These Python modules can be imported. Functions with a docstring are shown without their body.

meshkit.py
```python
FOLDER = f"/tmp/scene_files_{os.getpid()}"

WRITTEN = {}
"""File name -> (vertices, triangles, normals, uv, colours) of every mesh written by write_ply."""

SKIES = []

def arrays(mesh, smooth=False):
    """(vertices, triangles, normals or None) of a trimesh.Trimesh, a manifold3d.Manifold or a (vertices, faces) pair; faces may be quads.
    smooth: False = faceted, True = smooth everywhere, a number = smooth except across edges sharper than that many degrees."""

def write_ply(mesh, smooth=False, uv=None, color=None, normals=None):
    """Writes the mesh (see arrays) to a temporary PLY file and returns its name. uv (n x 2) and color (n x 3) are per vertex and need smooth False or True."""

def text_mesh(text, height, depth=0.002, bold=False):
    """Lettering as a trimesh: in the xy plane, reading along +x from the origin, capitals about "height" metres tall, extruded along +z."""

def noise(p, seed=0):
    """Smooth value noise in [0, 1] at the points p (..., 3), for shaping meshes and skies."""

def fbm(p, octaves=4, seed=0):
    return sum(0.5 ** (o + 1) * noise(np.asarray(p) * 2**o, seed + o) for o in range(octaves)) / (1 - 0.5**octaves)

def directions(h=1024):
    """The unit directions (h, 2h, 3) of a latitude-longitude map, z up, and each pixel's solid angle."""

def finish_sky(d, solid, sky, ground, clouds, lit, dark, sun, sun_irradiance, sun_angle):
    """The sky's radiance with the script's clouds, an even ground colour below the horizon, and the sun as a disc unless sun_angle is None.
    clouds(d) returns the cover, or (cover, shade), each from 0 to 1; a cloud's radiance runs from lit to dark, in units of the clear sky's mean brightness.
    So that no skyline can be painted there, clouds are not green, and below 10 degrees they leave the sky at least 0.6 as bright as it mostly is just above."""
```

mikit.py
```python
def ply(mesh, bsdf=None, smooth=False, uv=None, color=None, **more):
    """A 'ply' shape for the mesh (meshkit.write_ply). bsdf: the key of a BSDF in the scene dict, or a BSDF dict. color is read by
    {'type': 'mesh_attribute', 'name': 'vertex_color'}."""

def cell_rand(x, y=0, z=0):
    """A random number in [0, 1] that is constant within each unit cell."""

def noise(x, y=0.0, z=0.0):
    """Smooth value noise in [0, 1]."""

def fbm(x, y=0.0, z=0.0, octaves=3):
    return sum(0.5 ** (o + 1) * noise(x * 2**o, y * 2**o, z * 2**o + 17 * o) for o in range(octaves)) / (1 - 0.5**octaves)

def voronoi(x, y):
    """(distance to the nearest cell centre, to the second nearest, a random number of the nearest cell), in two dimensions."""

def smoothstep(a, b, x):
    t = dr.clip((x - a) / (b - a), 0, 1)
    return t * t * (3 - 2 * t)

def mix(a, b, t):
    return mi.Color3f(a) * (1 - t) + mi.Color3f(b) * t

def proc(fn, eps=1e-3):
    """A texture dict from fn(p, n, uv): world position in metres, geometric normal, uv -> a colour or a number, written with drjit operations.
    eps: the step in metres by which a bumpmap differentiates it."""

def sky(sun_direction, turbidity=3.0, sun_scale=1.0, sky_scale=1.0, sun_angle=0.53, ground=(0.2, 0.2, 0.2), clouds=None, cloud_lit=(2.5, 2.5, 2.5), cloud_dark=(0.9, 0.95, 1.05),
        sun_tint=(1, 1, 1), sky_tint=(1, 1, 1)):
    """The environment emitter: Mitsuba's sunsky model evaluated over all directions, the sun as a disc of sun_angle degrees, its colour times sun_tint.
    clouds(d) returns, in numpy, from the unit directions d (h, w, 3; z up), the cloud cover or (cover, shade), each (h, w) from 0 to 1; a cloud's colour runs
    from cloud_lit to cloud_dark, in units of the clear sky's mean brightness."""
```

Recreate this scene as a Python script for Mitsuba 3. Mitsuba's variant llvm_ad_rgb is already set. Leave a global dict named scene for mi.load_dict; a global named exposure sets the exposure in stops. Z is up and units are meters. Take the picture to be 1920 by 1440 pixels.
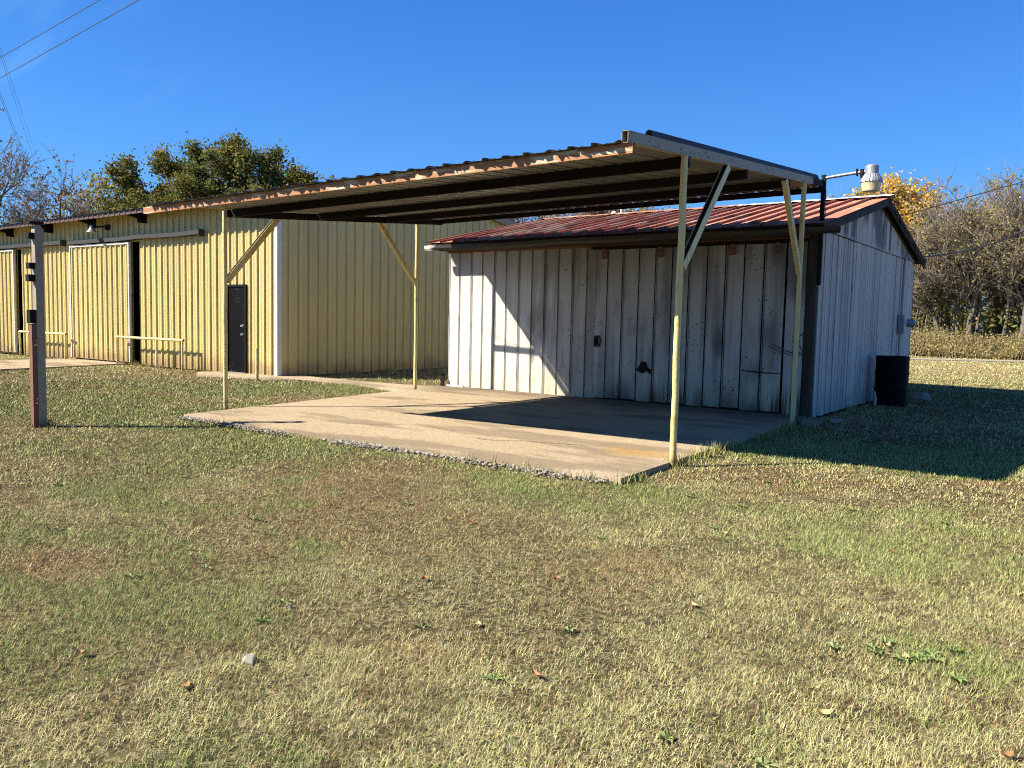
import math
import numpy as np
import drjit as dr
import mitsuba as mi
import shapely
from shapely.geometry import Polygon, LineString
import mikit
import meshkit
from mikit import proc, noise, fbm, voronoi, cell_rand, smoothstep, mix

T = mi.ScalarTransform4f
scene, labels = {}, {}

# ------------------------------------------------------------------ camera, sky, exposure
CAM = np.array([10.9329, -12.6685, 1.37097])
FWD = np.array([-0.58964, 0.80386, -0.07832])
UPV = np.array([-0.06420, 0.05002, 0.99668])
scene['camera'] = {'type': 'perspective', 'fov': 64.584, 'fov_axis': 'x', 'near_clip': 0.05, 'far_clip': 3000.0,
                   'to_world': T().look_at(origin=CAM.tolist(), target=(CAM + FWD).tolist(), up=UPV.tolist())}
SUN_AZ, SUN_EL = math.radians(47.0), math.radians(38.0)      # heading of the shadows, height of the sun
SUN = [-math.cos(SUN_AZ) * math.cos(SUN_EL), -math.sin(SUN_AZ) * math.cos(SUN_EL), math.sin(SUN_EL)]


def wisps(d):
    q = np.stack([d[..., 0] / (d[..., 2] + 0.25) * 1.3, d[..., 1] / (d[..., 2] + 0.25) * 5.0, 0 * d[..., 2]], -1)
    n = meshkit.fbm(q * 2.3 + 7.3, 4, 5)
    veil = np.clip((n - 0.58) * 1.2, 0, 0.12) * np.clip((-d[..., 0] - 0.80) * 8, 0, 1)
    haze = 0.62 * np.exp(-np.arcsin(np.clip(d[..., 2], 0, 1)) / 0.14)      # paler air towards the horizon, all round
    return np.clip(haze + veil, 0, 1)


scene['sky'] = mikit.sky(SUN, turbidity=2.6, clouds=wisps, cloud_lit=(1.3, 2.5, 3.7), cloud_dark=(1.3, 2.5, 3.7), sky_tint=(0.27, 0.85, 1.72), sun_tint=(0.91, 1.0, 1.18), ground=(0.16, 0.14, 0.08), sky_scale=0.35)
exposure = 3.28

# ------------------------------------------------------------------ frames
TH = 0.031778
E1 = np.array([math.cos(TH), math.sin(TH), 0.0])
E2 = np.array([-math.sin(TH), math.cos(TH), 0.0])
EZ = np.array([0, 0, 1.0])
YC = np.array([-4.261, -0.973, 0.0])       # near corner of the yellow warehouse
CA = np.array([0.392, -5.504, 0.0])        # front left post of the carport
CW, CD = 7.13, 4.20


def fy(s, t, z):
    return YC + E1 * s + E2 * t + EZ * z


def fc(s, t, z):
    return CA + E1 * s + E2 * t + EZ * z


def fw(x, y, z):
    return np.array([x, y, z], float)


def roof_z(s, t):
    return 2.883 + 0.015 * s + 0.0885 * t


# ------------------------------------------------------------------ mesh helpers
class MB:
    """Collects pieces of ONE mesh."""

    def __init__(self):
        self.v, self.f, self.c, self.n = [], [], [], 0

    def add(self, v, f, c=None):
        v, f = np.asarray(v, float), np.asarray(f, int)
        if f.shape[1] == 4:
            f = np.vstack([f[:, [0, 1, 2]], f[:, [0, 2, 3]]])
        self.v.append(v)
        self.f.append(f + self.n)
        self.n += len(v)
        if c is not None:
            self.c.append(np.broadcast_to(np.asarray(c, float), (len(v), 3)))
        return self

    def box(self, fr, a0, a1, b0, b1, c0, c1, ch=0.0):
        """An axis-aligned box of the frame fr, its vertical-direction edges chamfered by ch."""
        if ch > 0:
            ring = [(a0 + ch, b0), (a1 - ch, b0), (a1, b0 + ch), (a1, b1 - ch), (a1 - ch, b1), (a0 + ch, b1), (a0, b1 - ch), (a0, b0 + ch)]
        else:
            ring = [(a0, b0), (a1, b0), (a1, b1), (a0, b1)]
        k = len(ring)
        v = [fr(a, b, c) for c in (c0, c1) for a, b in ring]
        f = [(i, (i + 1) % k, (i + 1) % k + k, i + k) for i in range(k)]
        self.add(v, f)
        self.add([v[i] for i in range(k)], [(0, i + 1, i) for i in range(1, k - 1)])
        self.add([v[i + k] for i in range(k)], [(0, i, i + 1) for i in range(1, k - 1)])
        return self

    def beam(self, p, q, wdir, wid, dep):
        """A square-cut bar from p to q; wid along wdir, dep across."""
        p, q = np.asarray(p, float), np.asarray(q, float)
        d = (q - p) / np.linalg.norm(q - p)
        a = np.asarray(wdir, float) - d * np.dot(wdir, d)
        a /= np.linalg.norm(a)
        b = np.cross(d, a)
        L = np.linalg.norm(q - p)
        return self.box(lambda x, y, z: p + a * x + b * y + d * z, -wid / 2, wid / 2, -dep / 2, dep / 2, 0, L)

    def tube(self, pts, r, n=10, caps=True):
        pts = np.asarray(pts, float)
        r = np.broadcast_to(np.asarray(r, float), (len(pts),))
        t = np.gradient(pts, axis=0)
        t /= np.linalg.norm(t, axis=1, keepdims=True) + 1e-12
        up = np.array([0, 0, 1.0]) if abs(t[0][2]) < 0.9 else np.array([1.0, 0, 0])
        a = np.cross(t, up)
        a /= np.linalg.norm(a, axis=1, keepdims=True) + 1e-12
        b = np.cross(t, a)
        ang = np.arange(n) * 2 * np.pi / n
        v = pts[:, None] + r[:, None, None] * (np.cos(ang)[None, :, None] * a[:, None] + np.sin(ang)[None, :, None] * b[:, None])
        i, j = np.meshgrid(np.arange(len(pts) - 1), np.arange(n), indexing='ij')
        q = np.stack([i * n + j, i * n + (j + 1) % n, (i + 1) * n + (j + 1) % n, (i + 1) * n + j], -1).reshape(-1, 4)
        self.add(v.reshape(-1, 3), q)
        if caps:
            for k in (0, len(pts) - 1):
                self.add(np.vstack([v[k], pts[k:k + 1]]), [(m, (m + 1) % n, n) for m in range(n)])
        return self

    def lathe(self, base, prof, n=24, caps=False):
        base = np.asarray(base, float)
        ang = np.arange(n) * 2 * np.pi / n
        v = np.array([[base[0] + r * math.cos(a), base[1] + r * math.sin(a), base[2] + z] for r, z in prof for a in ang])
        f = [(k * n + j, k * n + (j + 1) % n, (k + 1) * n + (j + 1) % n, (k + 1) * n + j) for k in range(len(prof) - 1) for j in range(n)]
        return self.add(v, f)

    def sheet(self, fr, us, hs, z0, z1, rows=1, disp=None):
        """A folded sheet: profile (us, hs) run from z0(u) to z1(u); fr(u, h, z)."""
        us, hs = np.asarray(us, float), np.asarray(hs, float)
        n = len(us)
        v = []
        for k in range(rows + 1):
            w = k / rows
            for u, h in zip(us, hs):
                z = z0(u) * (1 - w) + z1(u) * w
                dh = disp(u, z) if disp else 0.0
                v.append(fr(u, h + dh, z))
        f = [(k * n + i, k * n + i + 1, (k + 1) * n + i + 1, (k + 1) * n + i) for k in range(rows) for i in range(n - 1)]
        return self.add(v, f)

    def arr(self):
        return np.vstack(self.v), np.vstack(self.f)


COUNT = {}


def numbered(key):
    if key not in COUNT:
        COUNT[key] = 0
        return key
    COUNT[key] += 1
    return f'{key}_{COUNT[key]:03d}'


def put(name, mesh, mat, parent=None, smooth=False, color=None):
    key = numbered((parent + '__' if parent else '') + name)
    if isinstance(mesh, MB):
        if color is None and mesh.c:
            color = np.vstack(mesh.c)
        mesh = mesh.arr()
    scene[key] = mikit.ply(mesh, mat, smooth=smooth, color=color)
    return key


def thing(name, label, cat, group=None):
    key = numbered(name)
    tag(key, label, cat, group)
    return key


def tag(key, label, cat=None, group=None, kind=None):
    d = labels.setdefault(key, {})
    d['label'] = label
    if cat:
        d['category'] = cat
    if group:
        d['group'] = group
    if kind:
        d['kind'] = kind


# ------------------------------------------------------------------ materials
def two(b):
    return {'type': 'twosided', 'bsdf': b}


def rgb(*c):
    return {'type': 'rgb', 'value': list(c)}


SHADE_DIM = 0.83          # scales base colours down so that shaded areas render darker


def dimmed(fn):
    return lambda p, n, uv: fn(p, n, uv) * SHADE_DIM


def pr(color, rough=0.5, metal=0.0, spec=0.5):
    col = proc(dimmed(color)) if callable(color) else rgb(*[c * SHADE_DIM for c in color])
    return two({'type': 'principled', 'base_color': col, 'roughness': rough, 'metallic': metal, 'specular': spec})


def c_yellow(p, n, uv):
    s = p.x * 0.99950 + p.y * 0.03177
    col = mix((0.49, 0.40, 0.145), (0.54, 0.445, 0.175), fbm(s * 0.9, p.y * 0.9, p.z * 0.5))
    col = col * (0.92 + 0.14 * cell_rand(dr.floor((s + p.y * 0.999) / 0.76), 1.0, 2.0))
    streak = smoothstep(0.52, 0.8, fbm(s * 9.0, p.y * 9.0, p.z * 0.45))
    col = mix(col, (0.36, 0.27, 0.12), streak * 0.25)
    band = dr.exp(-dr.square((p.z - 1.98) / 0.07)) + 0.8 * dr.exp(-dr.square((p.z - 1.02) / 0.05)) + 0.5 * dr.exp(-dr.square((p.z - 2.9) / 0.05))
    col = mix(col, (0.44, 0.29, 0.13), dr.clip(band, 0, 1) * 0.22 * fbm(s * 3.0, p.y * 3, 1.0))
    low = smoothstep(0.45, 0.0, p.z + 0.45 * (fbm(s * 4.0, p.y * 4.0, p.z * 2) - 0.5))
    return mix(col, (0.27, 0.17, 0.08), low * 0.75)


def c_shed(p, n, uv):
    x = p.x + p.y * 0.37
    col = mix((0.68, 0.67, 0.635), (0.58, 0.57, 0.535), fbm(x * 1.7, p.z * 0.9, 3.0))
    col = mix(col, (0.46, 0.435, 0.375), smoothstep(1.6, 3.6, x + 0.5 * (noise(x * 3.3, p.z * 0.4) - 0.5)) * 0.9)  # greyer to the right: door dirt plus carport shade put into the colour
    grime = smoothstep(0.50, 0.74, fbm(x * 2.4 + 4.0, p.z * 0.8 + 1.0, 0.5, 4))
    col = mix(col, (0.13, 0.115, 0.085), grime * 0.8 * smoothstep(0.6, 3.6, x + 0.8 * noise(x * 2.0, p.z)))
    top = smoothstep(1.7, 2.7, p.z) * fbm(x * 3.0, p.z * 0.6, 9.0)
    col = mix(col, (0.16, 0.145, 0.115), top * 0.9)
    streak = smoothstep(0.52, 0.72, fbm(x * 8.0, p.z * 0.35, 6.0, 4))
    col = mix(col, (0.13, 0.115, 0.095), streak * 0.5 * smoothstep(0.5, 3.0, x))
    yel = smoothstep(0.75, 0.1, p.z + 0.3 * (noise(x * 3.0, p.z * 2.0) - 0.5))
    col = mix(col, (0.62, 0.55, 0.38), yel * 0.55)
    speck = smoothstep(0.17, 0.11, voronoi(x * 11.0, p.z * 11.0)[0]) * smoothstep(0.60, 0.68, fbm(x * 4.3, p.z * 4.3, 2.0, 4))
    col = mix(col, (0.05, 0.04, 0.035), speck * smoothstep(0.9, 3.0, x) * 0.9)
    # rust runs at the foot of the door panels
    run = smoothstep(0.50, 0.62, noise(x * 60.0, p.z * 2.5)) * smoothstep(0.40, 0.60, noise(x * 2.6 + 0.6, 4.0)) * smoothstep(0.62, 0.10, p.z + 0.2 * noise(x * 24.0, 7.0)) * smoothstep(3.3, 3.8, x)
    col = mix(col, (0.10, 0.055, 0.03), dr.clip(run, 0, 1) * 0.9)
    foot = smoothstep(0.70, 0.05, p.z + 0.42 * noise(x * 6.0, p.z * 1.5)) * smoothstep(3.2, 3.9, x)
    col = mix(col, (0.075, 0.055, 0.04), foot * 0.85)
    # a smoke mark
    dx2, dz2 = (x - 5.80), (p.z - 1.07)
    rad2 = dr.sqrt(dr.square(dx2 * 1.5) + dr.square(dz2 * 0.7)) + 0.1 * (fbm(x * 6.0, p.z * 4.0) - 0.5)
    return mix(col, (0.06, 0.055, 0.05), smoothstep(0.22, 0.03, rad2) * 0.7)


def b_shed(p, n, uv):
    return 0.005 * fbm(p.x * 2.2, p.y * 2.2, p.z * 0.9, 3)


def c_board(p, n, uv):
    k = cell_rand(dr.floor(p.y / 0.19), dr.select(p.z > 2.86, 1.0, 0.0), 5)
    col = mix((0.60, 0.55, 0.48), (0.42, 0.385, 0.335), k)
    grain = fbm(p.y * 45.0, p.z * 1.6, 2.0, 3)
    worn = smoothstep(0.34, 0.52, fbm(p.y * 3.0 + 2.0, p.z * 1.1, 4.0) + 0.14 * (grain - 0.5)) * smoothstep(2.80, 2.95, p.z)
    col = mix(col, (0.11, 0.115, 0.12), worn * 0.9 * smoothstep(0.3, 0.6, k + 0.25))
    thin = smoothstep(0.60, 0.72, grain) * smoothstep(0.45, 0.65, fbm(p.y * 1.5, p.z * 0.7, 8.0))
    col = mix(col, (0.16, 0.16, 0.16), thin * 0.7)
    low = smoothstep(0.5, 0.0, p.z + 0.3 * (noise(p.y * 5, p.z * 3) - 0.5))
    return mix(col, (0.30, 0.275, 0.23), low * 0.6)


def c_rust_roof(p, n, uv):
    k = cell_rand(dr.floor((p.x + 0.35) / 0.305), dr.select(p.y > 3.7, 1.0, 0.0), 3)
    col = mix((0.34, 0.135, 0.088), (0.41, 0.17, 0.11), k)
    col = mix(col, (0.42, 0.20, 0.105), smoothstep(0.52, 0.75, fbm(p.x * 2.2, p.y * 0.9, 1.0, 4)) * 0.5)
    bare = smoothstep(0.56, 0.66, fbm(p.x * 5.0, p.y * 0.9 + 3.0, 6.0, 4) + 0.18 * smoothstep(2.9, 1.4, p.x) * smoothstep(-0.4, 0.4, p.x) - 0.07)
    col = mix(col, (0.50, 0.40, 0.29), bare * 0.65)
    dark = smoothstep(0.60, 0.75, fbm(p.x * 3.0 + 9.0, p.y * 1.4, 2.0))
    return mix(col, (0.09, 0.045, 0.035), dark * 0.6)


def c_post(p, n, uv):
    col = mix((0.62, 0.51, 0.19), (0.68, 0.58, 0.26), fbm(p.x * 20.0, p.y * 20.0, p.z * 5.0))
    rust = smoothstep(0.60, 0.72, fbm(p.x * 22.0, p.y * 22.0, p.z * 7.0, 4))
    foot = smoothstep(0.22, 0.02, p.z + 0.16 * noise(p.x * 30.0, p.y * 30.0, p.z * 14.0))
    col = mix(col, (0.20, 0.10, 0.05), foot * 0.8)
    return mix(col, (0.30, 0.16, 0.07), rust * 0.4)


def b_post(p, n, uv):
    return 0.006 * fbm(p.x * 55.0, p.y * 55.0, p.z * 55.0, 2)


def c_flaking(p, n, uv):
    col = mix((0.42, 0.36, 0.22), (0.56, 0.49, 0.31), fbm(p.x * 5.0, p.y * 5.0, p.z * 5.0))
    rust = smoothstep(0.37, 0.47, fbm(p.x * 4.0, p.y * 4.0, p.z * 22.0, 4) + 0.10 * smoothstep(0.3, 0.7, noise(p.x * 1.1, 3.0)))
    tone = mix((0.26, 0.10, 0.035), (0.42, 0.19, 0.06), fbm(p.x * 30.0, p.y * 30.0, p.z * 30.0))
    return mix(col, tone, rust)


def c_edge_beam(p, n, uv):
    col = mix((0.25, 0.215, 0.145), (0.31, 0.27, 0.185), fbm(p.x * 4.0, p.y * 4.0, p.z * 4.0))
    spots = smoothstep(0.62, 0.70, fbm(p.x * 30.0, p.y * 16.0, p.z * 30.0, 4))
    return mix(col, (0.16, 0.08, 0.04), spots * 0.85)


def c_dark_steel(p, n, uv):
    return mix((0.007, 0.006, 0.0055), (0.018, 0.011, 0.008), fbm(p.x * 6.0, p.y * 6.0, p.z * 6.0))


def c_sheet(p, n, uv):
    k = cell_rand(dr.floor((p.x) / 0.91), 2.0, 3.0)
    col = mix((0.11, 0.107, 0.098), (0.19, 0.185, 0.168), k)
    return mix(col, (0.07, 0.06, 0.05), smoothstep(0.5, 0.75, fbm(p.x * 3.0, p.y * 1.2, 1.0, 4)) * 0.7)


def c_concrete(p, n, uv):
    col = mix((0.42, 0.335, 0.215), (0.49, 0.405, 0.28), fbm(p.x * 0.7, p.y * 1.1, 2.0, 4))
    stain = smoothstep(0.48, 0.70, fbm(p.x * 0.9 + 3.0, p.y * 2.6 + 1.0, 5.0, 4))
    col = mix(col, (0.20, 0.16, 0.11), stain * 0.65)
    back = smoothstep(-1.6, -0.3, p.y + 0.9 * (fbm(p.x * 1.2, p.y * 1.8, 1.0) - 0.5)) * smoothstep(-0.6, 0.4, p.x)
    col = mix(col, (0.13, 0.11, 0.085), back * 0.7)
    org = smoothstep(0.55, 0.15, dr.sqrt(dr.square(p.x - 7.0) + dr.square((p.y + 5.0) * 1.6)) + 0.4 * (fbm(p.x * 5, p.y * 5, 3.0) - 0.5))
    col = mix(col, (0.44, 0.27, 0.08), org * 0.6)
    grit = fbm(p.x * 45.0, p.y * 45.0, 2.0, 2)
    col = mix(col, (0.22, 0.17, 0.11), smoothstep(0.5, 0.75, grit) * 0.5)
    w1 = p.y + 5.15 - 0.35 * (p.x - 5.8) - 0.22 * (fbm(p.x * 3.0, 4.0, 1.0, 4) - 0.5)
    c1 = smoothstep(0.034, 0.010, dr.abs(w1)) * smoothstep(4.9, 5.2, p.x) * smoothstep(6.6, 6.2, p.x)
    w2 = p.y + 5.35 - 0.9 * (p.x - 3.4) - 0.2 * (fbm(p.x * 2.5, 9.0, 1.0, 4) - 0.5)
    c2 = smoothstep(0.028, 0.008, dr.abs(w2)) * smoothstep(3.0, 3.2, p.x) * smoothstep(4.2, 3.9, p.x)
    return mix(col, (0.07, 0.05, 0.035), dr.clip(c1 + c2 * 0.7, 0, 1) * 0.8)


def b_concrete(p, n, uv):
    return 0.004 * fbm(p.x * 40.0, p.y * 40.0, 1.0, 3)


def c_ground(p, n, uv):
    g = fbm(p.x * 0.35, p.y * 0.35, 3.0, 4)
    col = mix((0.15, 0.115, 0.06), (0.115, 0.11, 0.05), smoothstep(0.35, 0.65, g))
    col = mix(col, (0.045, 0.034, 0.022), smoothstep(0.35, 0.60, fbm(p.x * 34.0, p.y * 34.0, 1.0, 3)) * 0.8)
    col = mix(col, (0.26, 0.21, 0.12), smoothstep(0.55, 0.72, fbm(p.x * 60.0 + 5.0, p.y * 60.0, 4.0, 2)) * 0.8)
    far = smoothstep(16.0, 40.0, dr.sqrt(dr.square(p.x - 10.9) + dr.square(p.y + 12.7)))
    return mix(col, mix((0.40, 0.33, 0.17), (0.29, 0.28, 0.125), smoothstep(0.4, 0.6, fbm(p.x * 0.2, p.y * 0.5, 8.0))), far * 0.8)


def c_bark(p, n, uv):
    col = mix((0.11, 0.095, 0.075), (0.22, 0.19, 0.155), fbm(p.x * 4.0, p.y * 4.0, p.z * 1.0, 3))
    return mix(col, (0.06, 0.05, 0.04), smoothstep(0.5, 0.7, fbm(p.x * 14.0, p.y * 14.0, p.z * 3.0)) * 0.6)


def c_old_wood(p, n, uv):
    g = fbm(p.x * 30.0, p.y * 30.0, p.z * 1.5, 3)
    return mix((0.018, 0.015, 0.013), (0.075, 0.062, 0.052), g)


def c_gravel(p, n, uv):
    return mix((0.22, 0.195, 0.155), (0.50, 0.455, 0.37), fbm(p.x * 22.0, p.y * 22.0, p.z * 22.0))


def c_black_door(p, n, uv):
    col = mix((0.0015, 0.0015, 0.002), (0.003, 0.003, 0.0035), fbm(p.x * 3, p.y * 3, p.z * 2))
    chip = smoothstep(0.10, 0.06, voronoi(p.x * 17.0 + p.y * 17.0, p.z * 9.0)[0]) * smoothstep(0.55, 0.7, fbm(p.x * 3.0, p.y * 3.0, p.z * 2.2))
    return mix(col, (0.35, 0.35, 0.36), chip * 0.7)


def c_gutter(p, n, uv):
    col = mix((0.014, 0.011, 0.010), (0.035, 0.025, 0.020), fbm(p.x * 2.0, p.y * 8.0, p.z * 8.0))
    return mix(col, (0.72, 0.70, 0.66), smoothstep(0.02, -0.14, p.x + 0.12 * (noise(p.x * 9.0, p.z * 30.0) - 0.5)))  # sunlit left end painted white; the rest coloured dark for the carport shade


def c_gate_post(p, n, uv):
    col = mix((0.24, 0.215, 0.155), (0.31, 0.28, 0.20), fbm(p.x * 8.0, p.y * 8.0, p.z * 2.0))
    rust = smoothstep(0.54, 0.68, fbm(p.x * 14.0, p.y * 14.0, p.z * 3.5, 4))
    return mix(col, (0.25, 0.12, 0.07), rust * 0.5)


VC = {'type': 'mesh_attribute', 'name': 'vertex_color'}
scene['m_yellow'] = pr(c_yellow, 0.42)
scene['m_shed'] = two({'type': 'bumpmap', 'bump': proc(b_shed, 0.01), 'scale': 1.0, 'bsdf': {'type': 'principled', 'base_color': proc(dimmed(c_shed)), 'roughness': 0.45, 'specular': 0.2}})
scene['m_board'] = pr(c_board, 0.7, 0, 0.3)
scene['m_rust_roof'] = pr(c_rust_roof, 0.85, 0, 0.08)
scene['m_post'] = two({'type': 'bumpmap', 'bump': proc(b_post, 0.002), 'scale': 1.0, 'bsdf': {'type': 'principled', 'base_color': proc(dimmed(c_post)), 'roughness': 0.45, 'specular': 0.5}})
scene['m_flaking'] = pr(c_flaking, 0.6)
scene['m_edge_beam'] = pr(c_edge_beam, 0.55)
scene['m_dark_steel'] = pr(c_dark_steel, 0.7, 0, 0.15)
scene['m_sheet'] = pr(c_sheet, 0.5)
scene['m_concrete'] = two({'type': 'bumpmap', 'bump': proc(b_concrete, 0.004), 'scale': 1.0, 'bsdf': {'type': 'diffuse', 'reflectance': proc(dimmed(c_concrete))}})
scene['m_ground'] = two({'type': 'diffuse', 'reflectance': proc(dimmed(c_ground))})
scene['m_bark'] = two({'type': 'diffuse', 'reflectance': proc(dimmed(c_bark))})
scene['m_old_wood'] = pr(c_old_wood, 0.8, 0, 0.2)
scene['m_gravel'] = two({'type': 'diffuse', 'reflectance': proc(dimmed(c_gravel))})
scene['m_black_door'] = pr(c_black_door, 0.5, 0, 0.08)
scene['m_gutter'] = pr(c_gutter, 0.5)
scene['m_gate_post'] = pr(c_gate_post, 0.6)
scene['m_black'] = pr((0.005, 0.005, 0.006), 0.6, 0, 0.15)
scene['m_drum'] = pr((0.002, 0.0022, 0.006), 0.5, 0, 0.08)
scene['m_white'] = pr((0.60, 0.59, 0.56), 0.5)
scene['m_track'] = pr((0.036, 0.038, 0.037), 0.6, 0.0, 0.2)
scene['m_roll'] = pr((0.05, 0.05, 0.05), 0.6, 0, 0.2)
scene['m_brown'] = pr((0.085, 0.045, 0.035), 0.55)
scene['m_grey_roof'] = pr((0.13, 0.125, 0.12), 0.5)
scene['m_pale_stone'] = pr((0.62, 0.57, 0.45), 0.9, 0, 0.1)
scene['m_galv'] = pr((0.36, 0.37, 0.38), 0.45, 0.5)
scene['m_lens'] = pr((0.66, 0.58, 0.33), 0.3)
scene['m_meter'] = pr((0.26, 0.29, 0.31), 0.45)
scene['m_wire'] = pr((0.03, 0.03, 0.032), 0.6)
scene['m_rust_iron'] = pr((0.17, 0.075, 0.045), 0.7)
scene['m_interior'] = two({'type': 'diffuse', 'reflectance': rgb(0.02, 0.018, 0.015)})
scene['m_grass'] = two({'type': 'diffuse', 'reflectance': VC})
scene['m_leaf'] = {'type': 'principledthin', 'base_color': VC, 'roughness': 0.6, 'diff_trans': 0.9, 'eta': 1.3}
scene['m_twig'] = two({'type': 'diffuse', 'reflectance': rgb(0.195, 0.168, 0.138)})

# ------------------------------------------------------------------ the setting: ground, slab, walkway, apron, road
SLAB = [(0.89, -6.49), (7.54, -6.38), (7.43, -3.50), (7.27, -0.55), (7.30, 0.4), (-0.02, 0.4), (0.20, -0.40), (0.19, -1.74)]
WALK = [(-6.4, -1.62), (-5.85, -2.02), (-3.72, -1.60), (-2.74, -1.18), (-1.45, -1.10), (-0.14, -1.44), (0.30, -1.60), (0.17, -0.36), (0.02, 0.02), (-0.71, -0.44), (-1.98, -0.50), (-3.44, -0.54), (-4.1, -0.4), (-4.3, -0.9), (-6.2, -1.0)]
APRON = [(-13.3, -1.15), (-10.44, -1.10), (-10.15, -1.85), (-9.80, -3.46), (-9.5, -5.2), (-13.9, -7.2), (-13.3, -3.55), (-13.3, -2.28)]
ROAD = LineString([(-6, 23.0), (3.5, 29.5), (7.74, 32.4), (16, 38.0), (30, 47)]).buffer(0.75, quad_segs=3)
slab_poly, walk_poly, apron_poly = Polygon(SLAB), Polygon(WALK), Polygon(APRON)
shed_poly = Polygon([(-0.05, 0), (7.4, 0), (7.4, 7.5), (-0.05, 7.5)])
ware_poly = Polygon([fy(-16, 0.02, 0)[:2], fy(0, 0.02, 0)[:2], fy(0, 12, 0)[:2], fy(-16, 12, 0)[:2]])
hard = shapely.union_all([slab_poly, walk_poly, apron_poly, ROAD.buffer(-0.12), shed_poly, ware_poly])


def lawn_z(x, y):
    p = np.stack([np.asarray(x, float), np.asarray(y, float), 0 * np.asarray(x, float)], -1)
    near = np.exp(-((p[..., 0] - 5) / 45) ** 2 - ((p[..., 1] - 5) / 45) ** 2)
    return -0.055 + near * 0.05 * (meshkit.noise(p * 0.45, 3) - 0.5)


def axis(lo, hi, step, far):
    a = np.arange(lo, hi + step / 2, step)
    g = step * 1.35 ** np.arange(1, 22)
    out = np.cumsum(g)
    out = out[out < far]
    return np.concatenate([lo - out[::-1], a, hi + out])


gx, gy = axis(-22, 20, 0.4, 600), axis(-15, 42, 0.4, 600)
X, Y = np.meshgrid(gx, gy, indexing='ij')
V = np.stack([X, Y, lawn_z(X, Y)], -1).reshape(-1, 3)
i, j = np.meshgrid(np.arange(len(gx) - 1), np.arange(len(gy) - 1), indexing='ij')
ny = len(gy)
Q = np.stack([i * ny + j, (i + 1) * ny + j, (i + 1) * ny + j + 1, i * ny + j + 1], -1).reshape(-1, 4)
g = put('ground', (V, Q), 'm_ground', smooth=True)
tag(g, 'mown autumn lawn soil reaching to the wood', kind='structure')


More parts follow.
